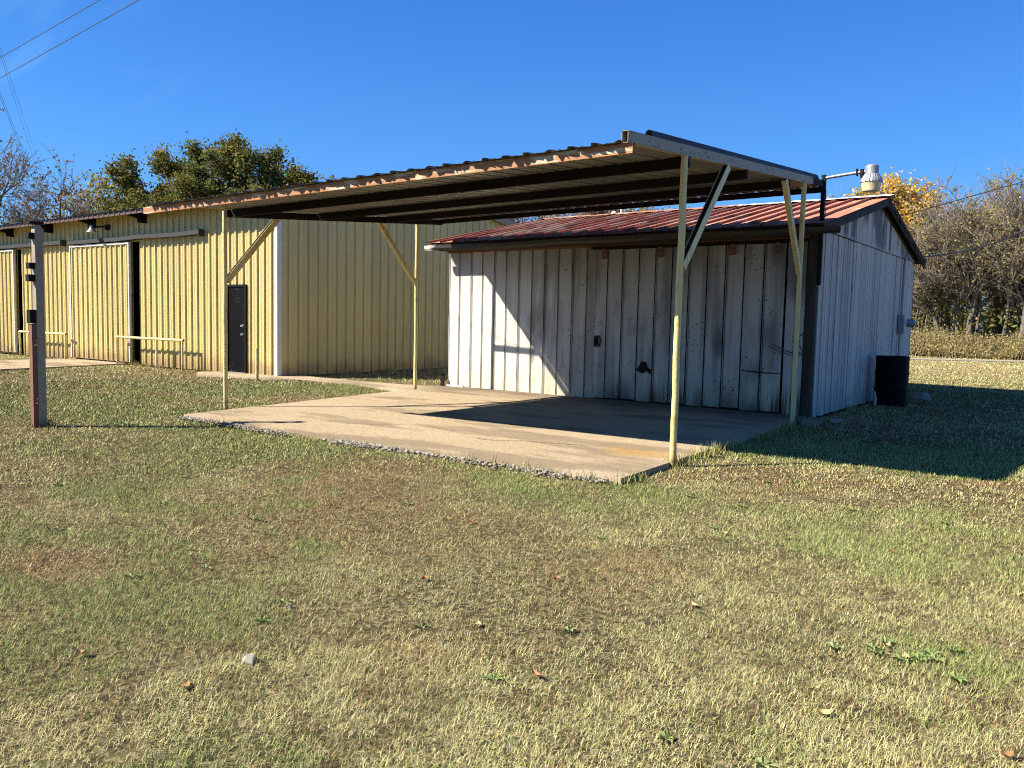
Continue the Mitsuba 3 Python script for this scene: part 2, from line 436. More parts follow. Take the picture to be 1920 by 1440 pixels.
def poly_slab(name, ring, z0, z1, mat, label):
    m = MB()
    import trimesh
    e = trimesh.creation.extrude_polygon(ring if not isinstance(ring, list) else Polygon(ring), z1 - z0, engine='earcut')
    m.add(np.array(e.vertices) + [0, 0, z0], np.array(e.faces))
    k = put(name, m, mat)
    tag(k, label, kind='structure')


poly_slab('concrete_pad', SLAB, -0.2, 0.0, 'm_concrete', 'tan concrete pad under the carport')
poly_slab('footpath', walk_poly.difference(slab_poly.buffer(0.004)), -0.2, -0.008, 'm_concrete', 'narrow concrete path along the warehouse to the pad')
poly_slab('pavement', APRON, -0.2, -0.012, 'm_concrete', 'concrete apron in front of the sliding doors')
poly_slab('road', ROAD, -0.2, -0.012, 'm_gravel', 'pale gravel track beyond the lawn')


# ------------------------------------------------------------------ yellow warehouse
def rib_profile(u0, u1, pitch, rib, h, phase=0.0, minor=True):
    """Break points of a ribbed sheet between u0 and u1."""
    pts = []
    k = math.floor((u0 - phase) / pitch) - 1
    while phase + k * pitch < u1 + pitch:
        b = phase + k * pitch
        pts += [(b, 0), (b + rib * 0.22, h), (b + rib * 0.78, h), (b + rib, 0)]
        if minor:
            a = b + rib + (pitch - rib) * 0.5
            pts += [(a - 0.014, 0), (a - 0.006, 0.006), (a + 0.006, 0.006), (a + 0.014, 0)]
        k += 1
    pts = np.array(pts)
    us = np.concatenate([[u0], pts[(pts[:, 0] > u0) & (pts[:, 0] < u1), 0], [u1]])
    return us, np.interp(us, pts[:, 0], pts[:, 1])


def ribbed_run(parent, name, fr, u0, u1, zlo, zhi, width, pitch, rib, h, mat, phase=0.0, minor=True, rows=1):
    n = max(1, round((u1 - u0) / width))
    edges = np.linspace(u0, u1, n + 1)
    for a, b in zip(edges[:-1], edges[1:]):
        us, hs = rib_profile(a, b, pitch, rib, h, phase, minor)
        put(name, MB().sheet(fr, us, hs, zlo, zhi, rows), mat, parent)


wh = thing('warehouse', 'long yellow ribbed metal building with sliding doors and a black side door', 'building')
WS, WD, RIDGE = -16.0, 12.0, 6.0
EAVE_O = 0.55


def wz(s, t):
    """The underside of the warehouse roof."""
    e = 3.98 + 0.0105 * s
    return e + 0.128 * (t + EAVE_O if t <= RIDGE else 2 * RIDGE - t + EAVE_O)


yf = lambda u, h, z: fy(u, -h, z)
yg = lambda u, h, z: fy(h, u, z)
DOOR0, DOOR1, DOORZ = -1.83, -1.09, 2.02
PITCH = 0.2535
fwall = put('wall', MB().box(fy, WS + 0.2, -0.14, 0.16, WD - 0.16, -0.1, 3.9), 'm_interior', wh)
labels[fwall] = {'label': 'front and gable walls of ribbed yellow sheets'}
topf = lambda u: wz(u, 0) - 0.01
for (u0, u1, lo) in ((WS, -12.21, -0.03), (-11.97, -5.81, -0.03), (-5.51, DOOR0, -0.03), (DOOR1, -0.02, -0.03)):
    ribbed_run(fwall, 'panel', yf, u0, u1, lambda u: -0.03, topf, 0.76, PITCH, 0.076, 0.036, 'm_yellow')
for (u0, u1, lo) in ((-12.21, -11.97, 3.22), (-5.81, -5.51, 3.22), (DOOR0, DOOR1, DOORZ + 0.05)):
    ribbed_run(fwall, 'panel', yf, u0, u1, lambda u, lo=lo: lo, topf, 0.9, PITCH, 0.076, 0.036, 'm_yellow')
topg = lambda u: wz(0, u) - 0.01
brk = lambda u: u
ribbed_run(fwall, 'panel', yg, 0.02, RIDGE, lambda u: -0.03, topg, 0.9, 0.30, 0.055, 0.036, 'm_yellow', phase=-0.03)
ribbed_run(fwall, 'panel', yg, RIDGE, WD, lambda u: -0.03, topg, 0.9, 0.30, 0.055, 0.036, 'm_yellow', phase=-0.03)
# back and far end walls, plain
put('back_wall', MB().box(fy, WS, 0, WD - 0.05, WD, -0.1, 4.0), 'm_yellow', wh)
put('end_wall', MB().box(fy, WS - 0.05, WS, 0, WD, -0.1, 4.0), 'm_yellow', wh)
ct = put('corner_trim', MB().box(fy, -0.05, 0.042, -0.062, -0.056, -0.03, 2.64).box(fy, 0.036, 0.042, -0.056, 0.06, -0.03, 2.64).box(fy, -0.05, 0.040, -0.060, -0.054, 2.645, 4.04).box(fy, 0.034, 0.040, -0.054, 0.06, 2.645, 4.04), 'm_white', wh)
labels[ct] = {'label': 'white folded metal trim down the near corner'}
# roof sheets, each with ribs running up the slope
rf = thing_roof = put('roof', MB().box(lambda a, b, c: fy(a, b, wz(a, b) + c), WS - 0.2, 0.12, -EAVE_O + 0.02, RIDGE, -0.012, -0.008).box(lambda a, b, c: fy(a, b, wz(a, b) + c), WS - 0.2, 0.12, RIDGE, WD + EAVE_O, -0.012, -0.008), 'm_grey_roof', wh)
labels[rf] = {'label': 'low brown grey ribbed metal roof'}
edges = np.linspace(WS - 0.2, 0.10, 19)
for side in (0, 1):
    for a, b in zip(edges[:-1], edges[1:]):
        us, hs = rib_profile(a, b, 0.2535, 0.085, 0.035, 0, False)
        if side == 0:
            fr = lambda u, h, z: fy(u, z, wz(u, z) + 0.004 + h)
            m = MB().sheet(fr, us, hs, lambda u: -EAVE_O - 0.03, lambda u: RIDGE)
        else:
            fr = lambda u, h, z: fy(u, z, wz(u, z) + 0.004 + h)
            m = MB().sheet(fr, us, hs, lambda u: RIDGE, lambda u: WD + EAVE_O)
        put('sheet', m, 'm_grey_roof', rf)
us, hs = rib_profile(WS - 0.2, 0.08, 0.2535, 0.085, 0.03, 0.03, False)
fascia = MB().sheet(lambda u, h, z: fy(u, -EAVE_O + 0.0 - h * 0.5, wz(u, -EAVE_O) + z), us, hs, lambda u: -0.085, lambda u: 0.0)
fascia.box(lambda a, b, c: fy(a, b, wz(a, -EAVE_O) + c), WS - 0.2, 0.08, -EAVE_O + 0.004, -EAVE_O + 0.03, -0.08, -0.014)
k = put('fascia', fascia, 'm_brown', wh)
labels[k] = {'label': 'reddish brown ribbed closure strip along the front eave'}
# soffit above the wall and rake trims
for (t0, t1) in ((-EAVE_O, RIDGE), (RIDGE, WD + EAVE_O)):
    m = MB().box(lambda a, b, c: fy(a, b, wz(0, b) + c), 0.02, 0.16, t0, t1, -0.15, 0.05)
    k = put('rake_trim', m, 'm_edge_beam', wh)
for s in (-14.9, -12.4, -10.05, -7.62, -5.2):
    m = MB()
    za, zb = wz(s, -EAVE_O) - 0.014, wz(s, 0) - 0.014
    ring = [fy(s - 0.04, -EAVE_O + 0.05, za), fy(s - 0.04, -0.0, zb), fy(s - 0.04, -0.0, zb - 0.30), fy(s - 0.04, -0.22, zb - 0.30), fy(s - 0.04, -0.24, zb - 0.20), fy(s - 0.04, -EAVE_O + 0.05, za - 0.08)]
    ring2 = [q + E1 * 0.08 for q in ring]
    m.add(ring + ring2, [(0, 1, 7, 6), (1, 2, 8, 7), (2, 3, 9, 8), (3, 4, 10, 9), (4, 5, 11, 10), (5, 0, 6, 11)])
    m.add(ring, [(0, 1, 4, 5), (1, 2, 3, 4)]).add(ring2, [(0, 5, 4, 1), (1, 4, 3, 2)])
    put('eave_bracket', m, 'm_dark_steel', wh)


# sliding doors and their tracks
def sliding_door(s0, s1, label):
    d = put('sliding_door', MB().box(fy, s0, s1, -0.085, -0.06, 0.03, 3.20), 'm_yellow', wh)
    labels[d] = {'label': label}
    ribbed_run(d, 'panel', lambda u, h, z: fy(u, -0.087 - h, z), s0 + 0.045, s1 - 0.045, lambda u: 0.05, lambda u: 3.16, 0.76, PITCH, 0.076, 0.036, 'm_yellow', phase=0.08)
    m = MB().box(fy, s0, s1, -0.145, -0.087, 3.16, 3.21).box(fy, s0, s0 + 0.045, -0.145, -0.087, 0.04, 3.16).box(fy, s1 - 0.045, s1, -0.145, -0.087, 0.04, 3.16)
    put('frame', m, 'm_white', d)


sliding_door(-8.84, -5.81, 'nearer sliding door leaf, standing a hand open')
sliding_door(-15.3, -12.21, 'farther sliding door leaf, cut by the picture edge')


def track(s0, s1, za, zb, sag):
    n = 14
    m = MB()
    for q in range(n):
        a, b = s0 + (s1 - s0) * q / n, s0 + (s1 - s0) * (q + 1) / n
        za_, zb_ = [za + (zb - za) * w + sag * (meshkit.noise(np.array([w * 7.0, s0, 0])) - 0.5) for w in (q / n, (q + 1) / n)]
        pts = [(-0.05, 0.0), (-0.19, -0.012), (-0.195, -0.115), (-0.05, -0.115)]
        v = [fy(a, t, za_ + z) for t, z in pts] + [fy(b, t, zb_ + z) for t, z in pts]
        m.add(v, [(0, 1, 5, 4), (1, 2, 6, 5), (2, 3, 7, 6)])
    m.box(fy, s1, s1 + 0.03, -0.20, -0.04, zb - 0.15, zb + 0.02)
    put('door_track', m, 'm_track', wh)


track(-8.86, -2.70, 3.36, 3.385, 0.04)
track(-15.6, -9.25, 3.36, 3.37, 0.02)
# black side door
d = put('door', MB().box(fy, DOOR0 + 0.05, DOOR1 - 0.05, -0.02, 0.03, 0.0, DOORZ), 'm_black_door', wh)
labels[d] = {'label': 'scuffed black steel door'}
put('frame', MB().box(fy, DOOR0, DOOR0 + 0.05, -0.05, 0.05, 0, DOORZ + 0.05).box(fy, DOOR1 - 0.05, DOOR1, -0.05, 0.05, 0, DOORZ + 0.05).box(fy, DOOR0 + 0.05, DOOR1 - 0.05, -0.05, 0.05, DOORZ, DOORZ + 0.05), 'm_black', d)
put('threshold', MB().box(fy, DOOR0, DOOR1, -0.10, 0.0, -0.015, 0.0), 'm_galv', d)
for nm, z, r in (('deadbolt', 1.10, 0.035), ('knob', 0.90, 0.032)):
    c = fy(DOOR1 - 0.13, -0.02, z)
    m = MB().tube([c, c - E2 * 0.012, c - E2 * 0.03, c - E2 * 0.055], [r, r, r * 0.55, r * 0.8], 14)
    put(nm, m, 'm_galv', d, smooth=40)

# wall lamp under the eave
wl = thing('wall_lamp', 'small grey shaded lamp under the warehouse eave', 'lamp')
c = fy(-7.24, -0.34, 3.60)
put('shade', MB().lathe(c, [(0.03, 0.10), (0.05, 0.09), (0.06, 0.0), (0.075, -0.02), (0.135, -0.09), (0.137, -0.096), (0.128, -0.094), (0.07, -0.03), (0.0, -0.02)], 20), 'm_galv', wl, smooth=40)
put('arm', MB().tube([c + EZ * 0.03 + E1 * 0.05, fy(-7.10, -0.2, 3.66), fy(-6.95, -0.05, 3.66)], 0.022, 8), 'm_black', wl)
put('junction_box', MB().box(fy, -7.01, -6.87, -0.11, -0.044, 3.58, 3.72), 'm_dark_steel', wl)


# pipe railings and bollard
def railing(s0, sm, s1, t, label):
    k = thing('pipe_railing', label, 'railing', 'pipe railings before the warehouse')
    z = 0.70
    put('rail', MB().tube([fy(s0 - 0.02, t, z), fy(s1 + 0.05, t, z)], 0.033, 12), 'm_post', k, smooth=40)
    put('pipe_end', MB().tube([fy(s1 + 0.045, t, z), fy(s1 + 0.056, t, z)], 0.026, 12), 'm_black', k)
    for s in (s0, sm, s1):
        put('post', MB().tube([fy(s, t, -0.15), fy(s, t, z - 0.02)], 0.03, 12), 'm_post', k, smooth=40)


railing(-6.12, -4.28, -3.18, -0.32, 'yellow pipe railing at the gap of the nearer sliding door')
railing(-11.50, -10.2, -8.80, -0.32, 'yellow pipe railing by the farther sliding door, partly behind the gate post')
b = put('bollard', MB().tube([(-3.66, -1.98, -0.15), (-3.66, -1.98, 0.665), (-3.66, -1.98, 0.68)], [0.034, 0.034, 0.02], 14), 'm_post', smooth=40)
tag(b, 'short yellow pipe bollard right of the black door', 'bollard')

# ------------------------------------------------------------------ carport
cp = thing('carport', 'open carport with rusty ribbed roof on four cream pipe posts', 'carport')
PT = [(0.0, 0.0), (CW, 0.0), (-0.135, 4.40), (CW, CD)]
posts = []
rs = np.random.default_rng(11)
for s, t in PT:
    zt = roof_z(s, t) - (0.0 if s > 1 else 0.012)
    zs = np.linspace(-0.12, zt, 9)
    p_ = [fc(s, t, z) + np.array([rs.normal(0, 0.003), rs.normal(0, 0.003), 0]) for z in zs]
    posts.append(put('post', MB().tube(p_, 0.034, 18), 'm_post', cp, smooth=40))


def s_left(t):
    return 0.14 - 0.043 * (t + 1.24)


def brace(s, t, zlo, tdir, hi):
    """A C-shaped strut in the side plane, from the post up to the roof frame."""
    p = fc(s, t + tdir * 0.03, zlo)
    q = fc(s, t + tdir * hi, roof_z(s, t + tdir * hi) - 0.005)
    d = (q - p) / np.linalg.norm(q - p)
    nrm = np.cross(E1, d) * tdir                # the open side of the channel looks up
    m = MB()
    L = np.linalg.norm(q - p)
    fr = lambda a, b_, c: p + E1 * a + nrm * b_ + d * c
    m.box(fr, -0.03, 0.03, -0.045, -0.041, 0, L).box(fr, 0.026, 0.030, -0.041, 0.045, 0, L).box(fr, -0.03, -0.026, -0.041, 0.045, 0, L)
    k = put('brace', m, 'm_post', cp)
    put('channel_shade', MB().box(fr, -0.0255, 0.0255, -0.040, 0.036, 0.004, L - 0.004), 'm_dark_steel', k)  # added dark bar, stands in for the shade inside the channel
    if tdir < 0:                                                  # the rear struts are punched steel
        h = MB()
        for w in np.arange(0.08, L, 0.055):
            h.box(fr, 0.0302, 0.0312, 0.005, 0.022, w, w + 0.02)
        hk = put('punched_hole', h, 'm_black', k)
        labels[hk] = {'kind': 'stuff'}


brace(0, 0, 1.86, 1, 1.05)
brace(-0.135, 4.40, 2.04, -1, 1.12)
brace(CW, 0, 1.93, 1, 1.17)
brace(CW, CD, 2.12, -1, 0.92)
OV = 1.24
rf_ = lambda a, b_, c: fc(a, b_, roof_z(a, b_) + c)
k = put('front_purlin', MB().box(rf_, -0.04, CW + 0.06, -OV, -OV + 0.003, -0.088, -0.001).box(rf_, -0.04, CW + 0.06, -OV + 0.003, -OV + 0.05, -0.088, -0.084).box(rf_, -0.04, CW + 0.06, -OV + 0.003, -OV + 0.05, -0.005, -0.001).box(rf_, -0.04, CW + 0.06, -OV + 0.047, -OV + 0.05, -0.084, -0.07).box(rf_, -0.04, CW + 0.06, -OV + 0.047, -OV + 0.05, -0.02, -0.005), 'm_flaking', cp)
labels[k] = {'label': 'front purlin with flaking cream paint and rust'}
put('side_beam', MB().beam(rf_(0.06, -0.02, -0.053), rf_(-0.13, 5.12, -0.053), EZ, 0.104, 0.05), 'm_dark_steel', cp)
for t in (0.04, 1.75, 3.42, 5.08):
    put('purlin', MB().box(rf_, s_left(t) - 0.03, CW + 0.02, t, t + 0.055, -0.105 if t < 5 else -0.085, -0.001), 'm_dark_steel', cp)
# edge beams: hollow tubes along both sides
for nm, s0, s1, t1, mat in (('edge_beam', CW - 0.03, CW + 0.03, 4.55, 'm_edge_beam'),):
    m = MB()
    for (a0, a1, c0, c1) in ((s0, s0 + 0.004, 0.0, 0.10), (s1 - 0.004, s1, 0.0, 0.10), (s0 + 0.004, s1 - 0.004, 0.0, 0.004), (s0 + 0.004, s1 - 0.004, 0.096, 0.10)):
        m.box(rf_, a0, a1, -OV - 0.03, t1, c0, c1)
    k = put(nm, m, mat, cp)
    put('dark_end', MB().box(rf_, s0 + 0.006, s1 - 0.006, -OV + 0.06, -OV + 0.065, 0.006, 0.094), 'm_black', k)
put('edge_beam', MB().box(rf_, CW - 0.028, CW + 0.028, 4.555, 5.30, 0.0, 0.095), 'm_dark_steel', cp)
# roof sheets; ribs run front to back, front ends lifted and torn here and there
edges = np.linspace(-0.16, CW - 0.04, 9)
edges[-1] = CW - 0.034
rs = np.random.default_rng(5)
for a, b_ in zip(edges[:-1], edges[1:]):
    us, hs = rib_profile(a, b_, 0.2335, 0.070, 0.020, 0.05, True)
    lift = {float(u): (0.05 * max(0, rs.random() - 0.75) if h > 0.02 else 0.0) for u, h in zip(us, hs)}
    n = 12
    v = []
    for q in range(n + 1):
        t = -OV - 0.04 + (5.16 + OV + 0.04) * (q / n) ** 1.6
        for u0_, h in zip(us, hs):
            u = u0_
            tt = t - (0.05 * rs.random() if q == 0 else 0)
            if a == edges[0]:
                u = s_left(t) + (u - a) * (b_ - s_left(t)) / (b_ - a)
            v.append(rf_(u, tt, 0.005 + h + (lift[float(u0_)] * 0.6 if q == 0 else 0)))
    nn = len(us)
    f = [(q * nn + i, q * nn + i + 1, (q + 1) * nn + i + 1, (q + 1) * nn + i) for q in range(n) for i in range(nn - 1)]
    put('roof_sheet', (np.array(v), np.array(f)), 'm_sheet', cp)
# the last rib, standing beside the edge beam
us = np.linspace(0, np.pi, 9)
rib = MB().sheet(lambda u, h, z: rf_(CW - 0.095 - 0.055 * math.cos(u), z, 0.02 + 0.175 * math.sin(u)), us, us * 0, lambda u: -0.62, lambda u: 5.18)
k = put('ridge_roll', rib, 'm_roll', cp, smooth=True)
labels[k] = {'label': 'rolled sheet edge along the right side beam'}

# ------------------------------------------------------------------ white shed
SW, SD, SH = 7.32, 7.40, 2.75
shed = thing('shed', 'old white metal sided shed with red rusty gable roof', 'shed')
RZ, RY = 3.80, 3.70
SLOPE = (RZ - 2.90) / (RY + 0.35)


def sz(y):
    """The top of the roof deck at depth y."""
    return 2.885 + SLOPE * (y + 0.38) if y <= RY else 2.885 + SLOPE * (2 * RY - y + 0.38)


core = MB().box(fw, 0.06, SW - 0.05, 0.05, SD - 0.05, -0.05, 2.86)
ring = [(0.06, 0.05, 2.86), (0.06, SD - 0.05, 2.86), (0.06, RY, 3.70), (SW - 0.05, 0.05, 2.86), (SW - 0.05, SD - 0.05, 2.86), (SW - 0.05, RY, 3.70)]
core.add([fw(*q) for q in ring], [(0, 1, 2), (3, 5, 4)])
front = put('front_wall', core, 'm_interior', shed)
labels[front] = {'label': 'white seamed metal front wall with dirt and rust'}
rs = np.random.default_rng(3)


def shed_panel(parent, x0, x1, y, z0, z1, dbl, dent):
    w = x1 - x0
    us = [0.011, 0.0115, 0.015, 0.020, 0.025] + list(np.linspace(0.05, w - 0.05, 6)) + [w - 0.020, w - 0.0125, w - 0.012]
    hs = [-0.04, 0.008, 0.011, 0.008, 0.0] + [0.0] * 6 + [0.0, 0.008, -0.04]
    if dbl:
        us = [0.011, 0.0115, 0.016, 0.021, 0.022, 0.034, 0.035, 0.040, 0.046] + us[5:]
        hs = [-0.04, 0.010, 0.013, 0.010, -0.04, -0.04, 0.010, 0.009, 0.0] + hs[5:]
    sd = rs.random() * 50

    def disp(u, z):
        b_ = 0.004 * (meshkit.noise(np.array([u * 5 + sd, z * 1.0, sd])) - 0.5)
        e = math.exp(-max(z, 0) / 0.42)
        return b_ + dent * e * (meshkit.noise(np.array([u * 7 + sd, z * 4.5, 3.1 + sd])) - 0.5) * (1 if 0.05 < u < w - 0.05 else 0.6)

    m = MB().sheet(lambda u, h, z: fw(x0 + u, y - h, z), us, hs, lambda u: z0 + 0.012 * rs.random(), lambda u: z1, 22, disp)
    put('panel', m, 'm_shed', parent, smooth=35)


xs = [0.0, 0.27, 0.57, 0.86, 1.16, 1.45, 1.75, 2.06, 2.35, 2.66, 2.96, 3.27, 3.49]
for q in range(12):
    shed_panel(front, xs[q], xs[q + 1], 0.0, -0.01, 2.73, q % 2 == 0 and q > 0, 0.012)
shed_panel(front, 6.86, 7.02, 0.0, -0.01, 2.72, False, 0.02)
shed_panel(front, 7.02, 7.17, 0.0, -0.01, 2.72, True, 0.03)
dr_ = put('sliding_door', MB().box(fw, 3.47, 6.86, -0.035, -0.01, 0.03, 2.63), 'm_interior', shed)
labels[dr_] = {'label': 'wide sliding shed door of dented white panels'}
xs = [3.46, 3.72, 4.02, 4.34, 4.65, 4.96, 5.26, 5.58, 5.89, 6.20, 6.52, 6.86]
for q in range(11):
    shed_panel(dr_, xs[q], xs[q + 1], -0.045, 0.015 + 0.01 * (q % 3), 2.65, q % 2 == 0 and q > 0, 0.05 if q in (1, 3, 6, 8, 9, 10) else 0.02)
hr = np.random.default_rng(4)
hp = [(-0.12, -0.085), (-0.05, -0.115), (0.03, -0.10), (0.09, -0.085), (0.145, -0.12), (0.15, -0.06), (0.10, -0.02), (0.085, 0.05), (0.05, 0.085), (0.01, 0.10), (-0.03, 0.15), (-0.035, 0.09), (-0.06, 0.04), (-0.075, -0.03)]
hole = MB().add([fw(4.47, -0.062, 0.63)] + [fw(4.47 + a_ + 0.012 * hr.normal(), -0.058 - 0.004 * hr.random(), 0.63 + b_ + 0.012 * hr.normal()) for a_, b_ in hp], [(0, 1 + q, 1 + (q + 1) % 14) for q in range(14)])
k = put('torn_hole', hole, 'm_interior', dr_)
labels[k] = {'label': 'black torn hole low in the shed door'}
put('crease', MB().tube([(6.24, -0.068, 0.655), (6.5, -0.074, 0.64), (6.84, -0.064, 0.635)], [0.008, 0.012, 0.005], 6), 'm_dark_steel', dr_)
for x in (3.66, 4.75, 6.01, 6.74):
    hg = put('hanger', MB().box(fw, x - 0.05, x + 0.05, -0.085, -0.072, 2.49, 2.63).box(fw, x - 0.035, x + 0.035, -0.10, -0.07, 2.63, 2.70), 'm_rust_iron', dr_)
    put('bolt', MB().box(fw, x - 0.035, x - 0.02, -0.093, -0.085, 2.59, 2.605).box(fw, x + 0.02, x + 0.035, -0.093, -0.085, 2.59, 2.605).box(fw, x - 0.006, x + 0.012, -0.093, -0.085, 2.51, 2.525), 'm_black', hg)
put('door_rail', MB().box(fw, 3.40, 7.2, -0.105, -0.07, 2.66, 2.70).box(fw, 3.40, 7.2, -0.07, -0.02, 2.692, 2.70), 'm_dark_steel', shed)
lt = MB()
a = np.linspace(0, 2 * np.pi, 17)
lt.tube([fw(3.555 + 0.065 * math.cos(w), -0.06, 1.03 + 0.11 * math.sin(w)) for w in a], 0.008, 6, False)
lt.box(fw, 3.50, 3.575, -0.075, -0.055, 0.95, 1.12).box(fw, 3.52, 3.55, -0.105, -0.075, 0.985, 1.035).tube([(3.535, -0.095, 1.03), (3.55, -0.10, 1.07), (3.565, -0.095, 1.03)], 0.006, 6)
k = put('latch', lt, 'm_dark_steel', dr_)
labels[k] = {'label': 'dark hasp with padlock in a round cut out'}
put('fascia', MB().box(fw, -0.08, 7.36, -0.33, -0.30, 2.74, 2.86).box(fw, -0.05, 7.34, -0.30, -0.012, 2.735, 2.755), 'm_old_wood', shed)
put('header_board', MB().box(fw, 0.0, 7.2, -0.06, -0.028, 2.70, 2.738), 'm_rust_iron', shed)
# gutter, sagging slightly
m = MB()
gp = [(-0.36, 0.05), (-0.37, -0.02), (-0.40, -0.045), (-0.46, -0.045), (-0.485, -0.01), (-0.49, 0.05), (-0.475, 0.052)]
gx_ = np.linspace(-0.26, 7.72, 17)
v = [fw(x, y, z + 2.775 - 0.01 * math.sin(x * 1.1) + 0.008 * math.sin(x * 2.7)) for x in gx_ for y, z in gp]
m.add(v, [(q * 7 + i, q * 7 + i + 1, (q + 1) * 7 + i + 1, (q + 1) * 7 + i) for q in range(16) for i in range(6)])
for x in (0.3, 1.5, 2.6, 3.7, 5.2, 6.6):
    m.box(fw, x, x + 0.03, -0.495, -0.36, 2.83, 2.835)
k = put('gutter', m, 'm_gutter', shed)
labels[k] = {'label': 'sagging metal gutter sticking out at both ends'}
put('corner_post', MB().box(fw, 7.175, 7.315, -0.03, 0.10, -0.05, 2.74, 0.01), 'm_old_wood', shed)
# left end wall
for q in range(24):
    y0 = 0.01 + q * 0.308
    m = MB().sheet(lambda u, h, z: fw(0.0 - h, y0 + u, z), [0.004, 0.01, 0.02, 0.028, 0.05, 0.29, 0.304], [0, 0.02, 0.02, 0, 0, 0, 0.006], lambda u: -0.01, lambda u: sz(y0 + u) - 0.03, 1)
    put('panel', m, 'm_shed', front)
put('back_wall', MB().box(fw, 0, SW, SD - 0.03, SD, -0.02, 2.80), 'm_shed', shed)
# right gable wall of boards
side = put('side_wall', MB().box(fw, SW - 0.045, SW - 0.02, 0.10, SD - 0.01, -0.02, 2.84), 'm_interior', shed)
labels[side] = {'label': 'weathered white board wall facing the lawn'}
y = 0.105
q = 0
while y < SD - 0.02:
    w = min([0.20, 0.17, 0.23, 0.15, 0.19][q % 5] * (0.92 + 0.16 * rs.random()), SD - y)
    gap = 0.018 + 0.022 * (rs.random() < 0.4)
    zt = 2.84 + 0.01 * (y / SD)
    z0 = -0.03 + 0.02 * rs.random()
    off = 0.008 * rs.random()
    tilt = 0.012 * (rs.random() - 0.5)
    fr = lambda a_, b_, c_, y=y, tilt=tilt, off=off: fw(SW + off + a_, y + b_ + tilt * c_ / 2.8, c_)
    put('board', MB().box(fr, -0.018, 0.004, gap / 2, w - gap / 2, z0, zt - 0.004 * rs.random(), 0.003), 'm_board', side)
    y += w
    q += 1
y = 0.02
q = 0
while y < SD - 0.05:
    w = min([0.34, 0.22, 0.36, 0.36, 0.28, 0.26][q % 6] * (0.92 + 0.16 * rs.random()), SD - y)
    off = 0.022 + 0.006 * rs.random()
    v = []
    for x in (SW + off - 0.016, SW + off + 0.006):
        for yy, zz in ((y + 0.011, 2.85), (y + w - 0.011, 2.85), (y + w - 0.011, sz(y + w - 0.011) - 0.05), (y + 0.011, sz(y + 0.011) - 0.05)):
            v.append(fw(x, yy, max(zz, 2.852)))
    m = MB().add(v, [(4, 5, 6, 7), (0, 3, 2, 1), (0, 1, 5, 4), (1, 2, 6, 5), (2, 3, 7, 6), (3, 0, 4, 7)])
    if y < RY < y + w:                                            # the board under the ridge is pointed
        v2 = [fw(SW + off + 0.006, y + 0.005, sz(y + 0.005) - 0.05), fw(SW + off + 0.006, y + w - 0.005, sz(y + w - 0.005) - 0.05), fw(SW + off + 0.006, RY, sz(RY) - 0.05)]
        m.add(v2, [(0, 1, 2)])
    put('gable_board', m, 'm_board', side)
    y += w
    q += 1
# roof: deck, seamed panels on both slopes, ridge cap, rake boards
X0, X1 = -0.22, 7.50
rp = lambda a_, b_, c_: fw(a_, b_, sz(b_) + c_)
roof = put('roof', MB().box(rp, X0 + 0.02, X1 - 0.02, -0.36, RY, -0.03, -0.006).box(rp, X0 + 0.02, X1 - 0.02, RY, 2 * RY + 0.40, -0.03, -0.006), 'm_old_wood', shed)
labels[roof] = {'label': 'rusty red seamed roof with bare pale patches'}
n = 25
for sl in (0, 1):
    for q in range(n):
        a0 = X0 + (X1 - X0) * q / n
        w = (X1 - X0) / n
        us = [0.0, 0.004, 0.012, 0.024, 0.032, 0.06, w * 0.5, w - 0.03, w]
        hs = [0.0, 0.040, 0.046, 0.040, 0.0, 0.0, 0.004, 0.0, 0.0]
        e0 = 0.03 * rs.random()
        if sl == 0:
            lo, hi = lambda u, e0=e0: -0.40 - e0, lambda u: RY
        else:
            lo, hi = lambda u: RY, lambda u, e0=e0: 2 * RY + 0.42 + e0
        sd = rs.random() * 40
        m = MB().sheet(lambda u, h, z, a0=a0: rp(a0 + u, z, h), us, hs, lo, hi, 10, lambda u, z, sd=sd: 0.014 * (meshkit.noise(np.array([u * 4 + sd, z * 1.6, sd])) - 0.3))
        put('panel', m, 'm_rust_roof', roof, smooth=30)
bounds = [X0 - 0.01, 1.4, 2.9, 4.55, X1 + 0.02]
for q in range(4):
    a0, a1 = bounds[q], bounds[q + 1] + 0.05
    zz = 0.042 + 0.004 * (q % 2)
    m = MB()
    xs_ = np.linspace(a0, a1, 8)
    v = []
    for x in xs_:
        for (yy, dz) in ((-0.20, 0.004), (-0.03, 0.0), (0.0, 0.012), (0.03, 0.0), (0.20, 0.004)):
            v.append(rp(x, RY + yy, zz + dz + 0.012 * (rs.random() - 0.5)))
    m.add(v, [(i_ * 5 + j_, i_ * 5 + j_ + 1, (i_ + 1) * 5 + j_ + 1, (i_ + 1) * 5 + j_) for i_ in range(7) for j_ in range(4)])
    put('ridge_cap', m, 'm_rust_roof' if q < 3 else 'm_white', roof)
for sl in (0, 1):
    y0, y1 = (-0.36, RY - 0.002) if sl == 0 else (RY + 0.002, 2 * RY + 0.36)
    put('rake_board', MB().box(rp, X1 - 0.05, X1 - 0.015, y0, y1, -0.15, -0.032), 'm_old_wood', shed)
    put('rake_board', MB().box(rp, SW + 0.032, SW + 0.055, max(y0, 0.02), min(y1, SD - 0.02), -0.16, -0.034), 'm_old_wood', shed)
# ragged dark edge hanging under the rear rake
m = MB()
for q in range(46):
    yy = RY + 0.1 + q * 0.082
    L = 0.02 + 0.10 * rs.random() * (0.4 + q / 46)
    m.beam(rp(X1 - 0.01, yy, -0.02), rp(X1 - 0.012 + 0.03 * rs.random(), yy + 0.05, -0.03 - L), E1, 0.012, 0.10)
k = put('ragged_edge', m, 'm_old_wood', shed)

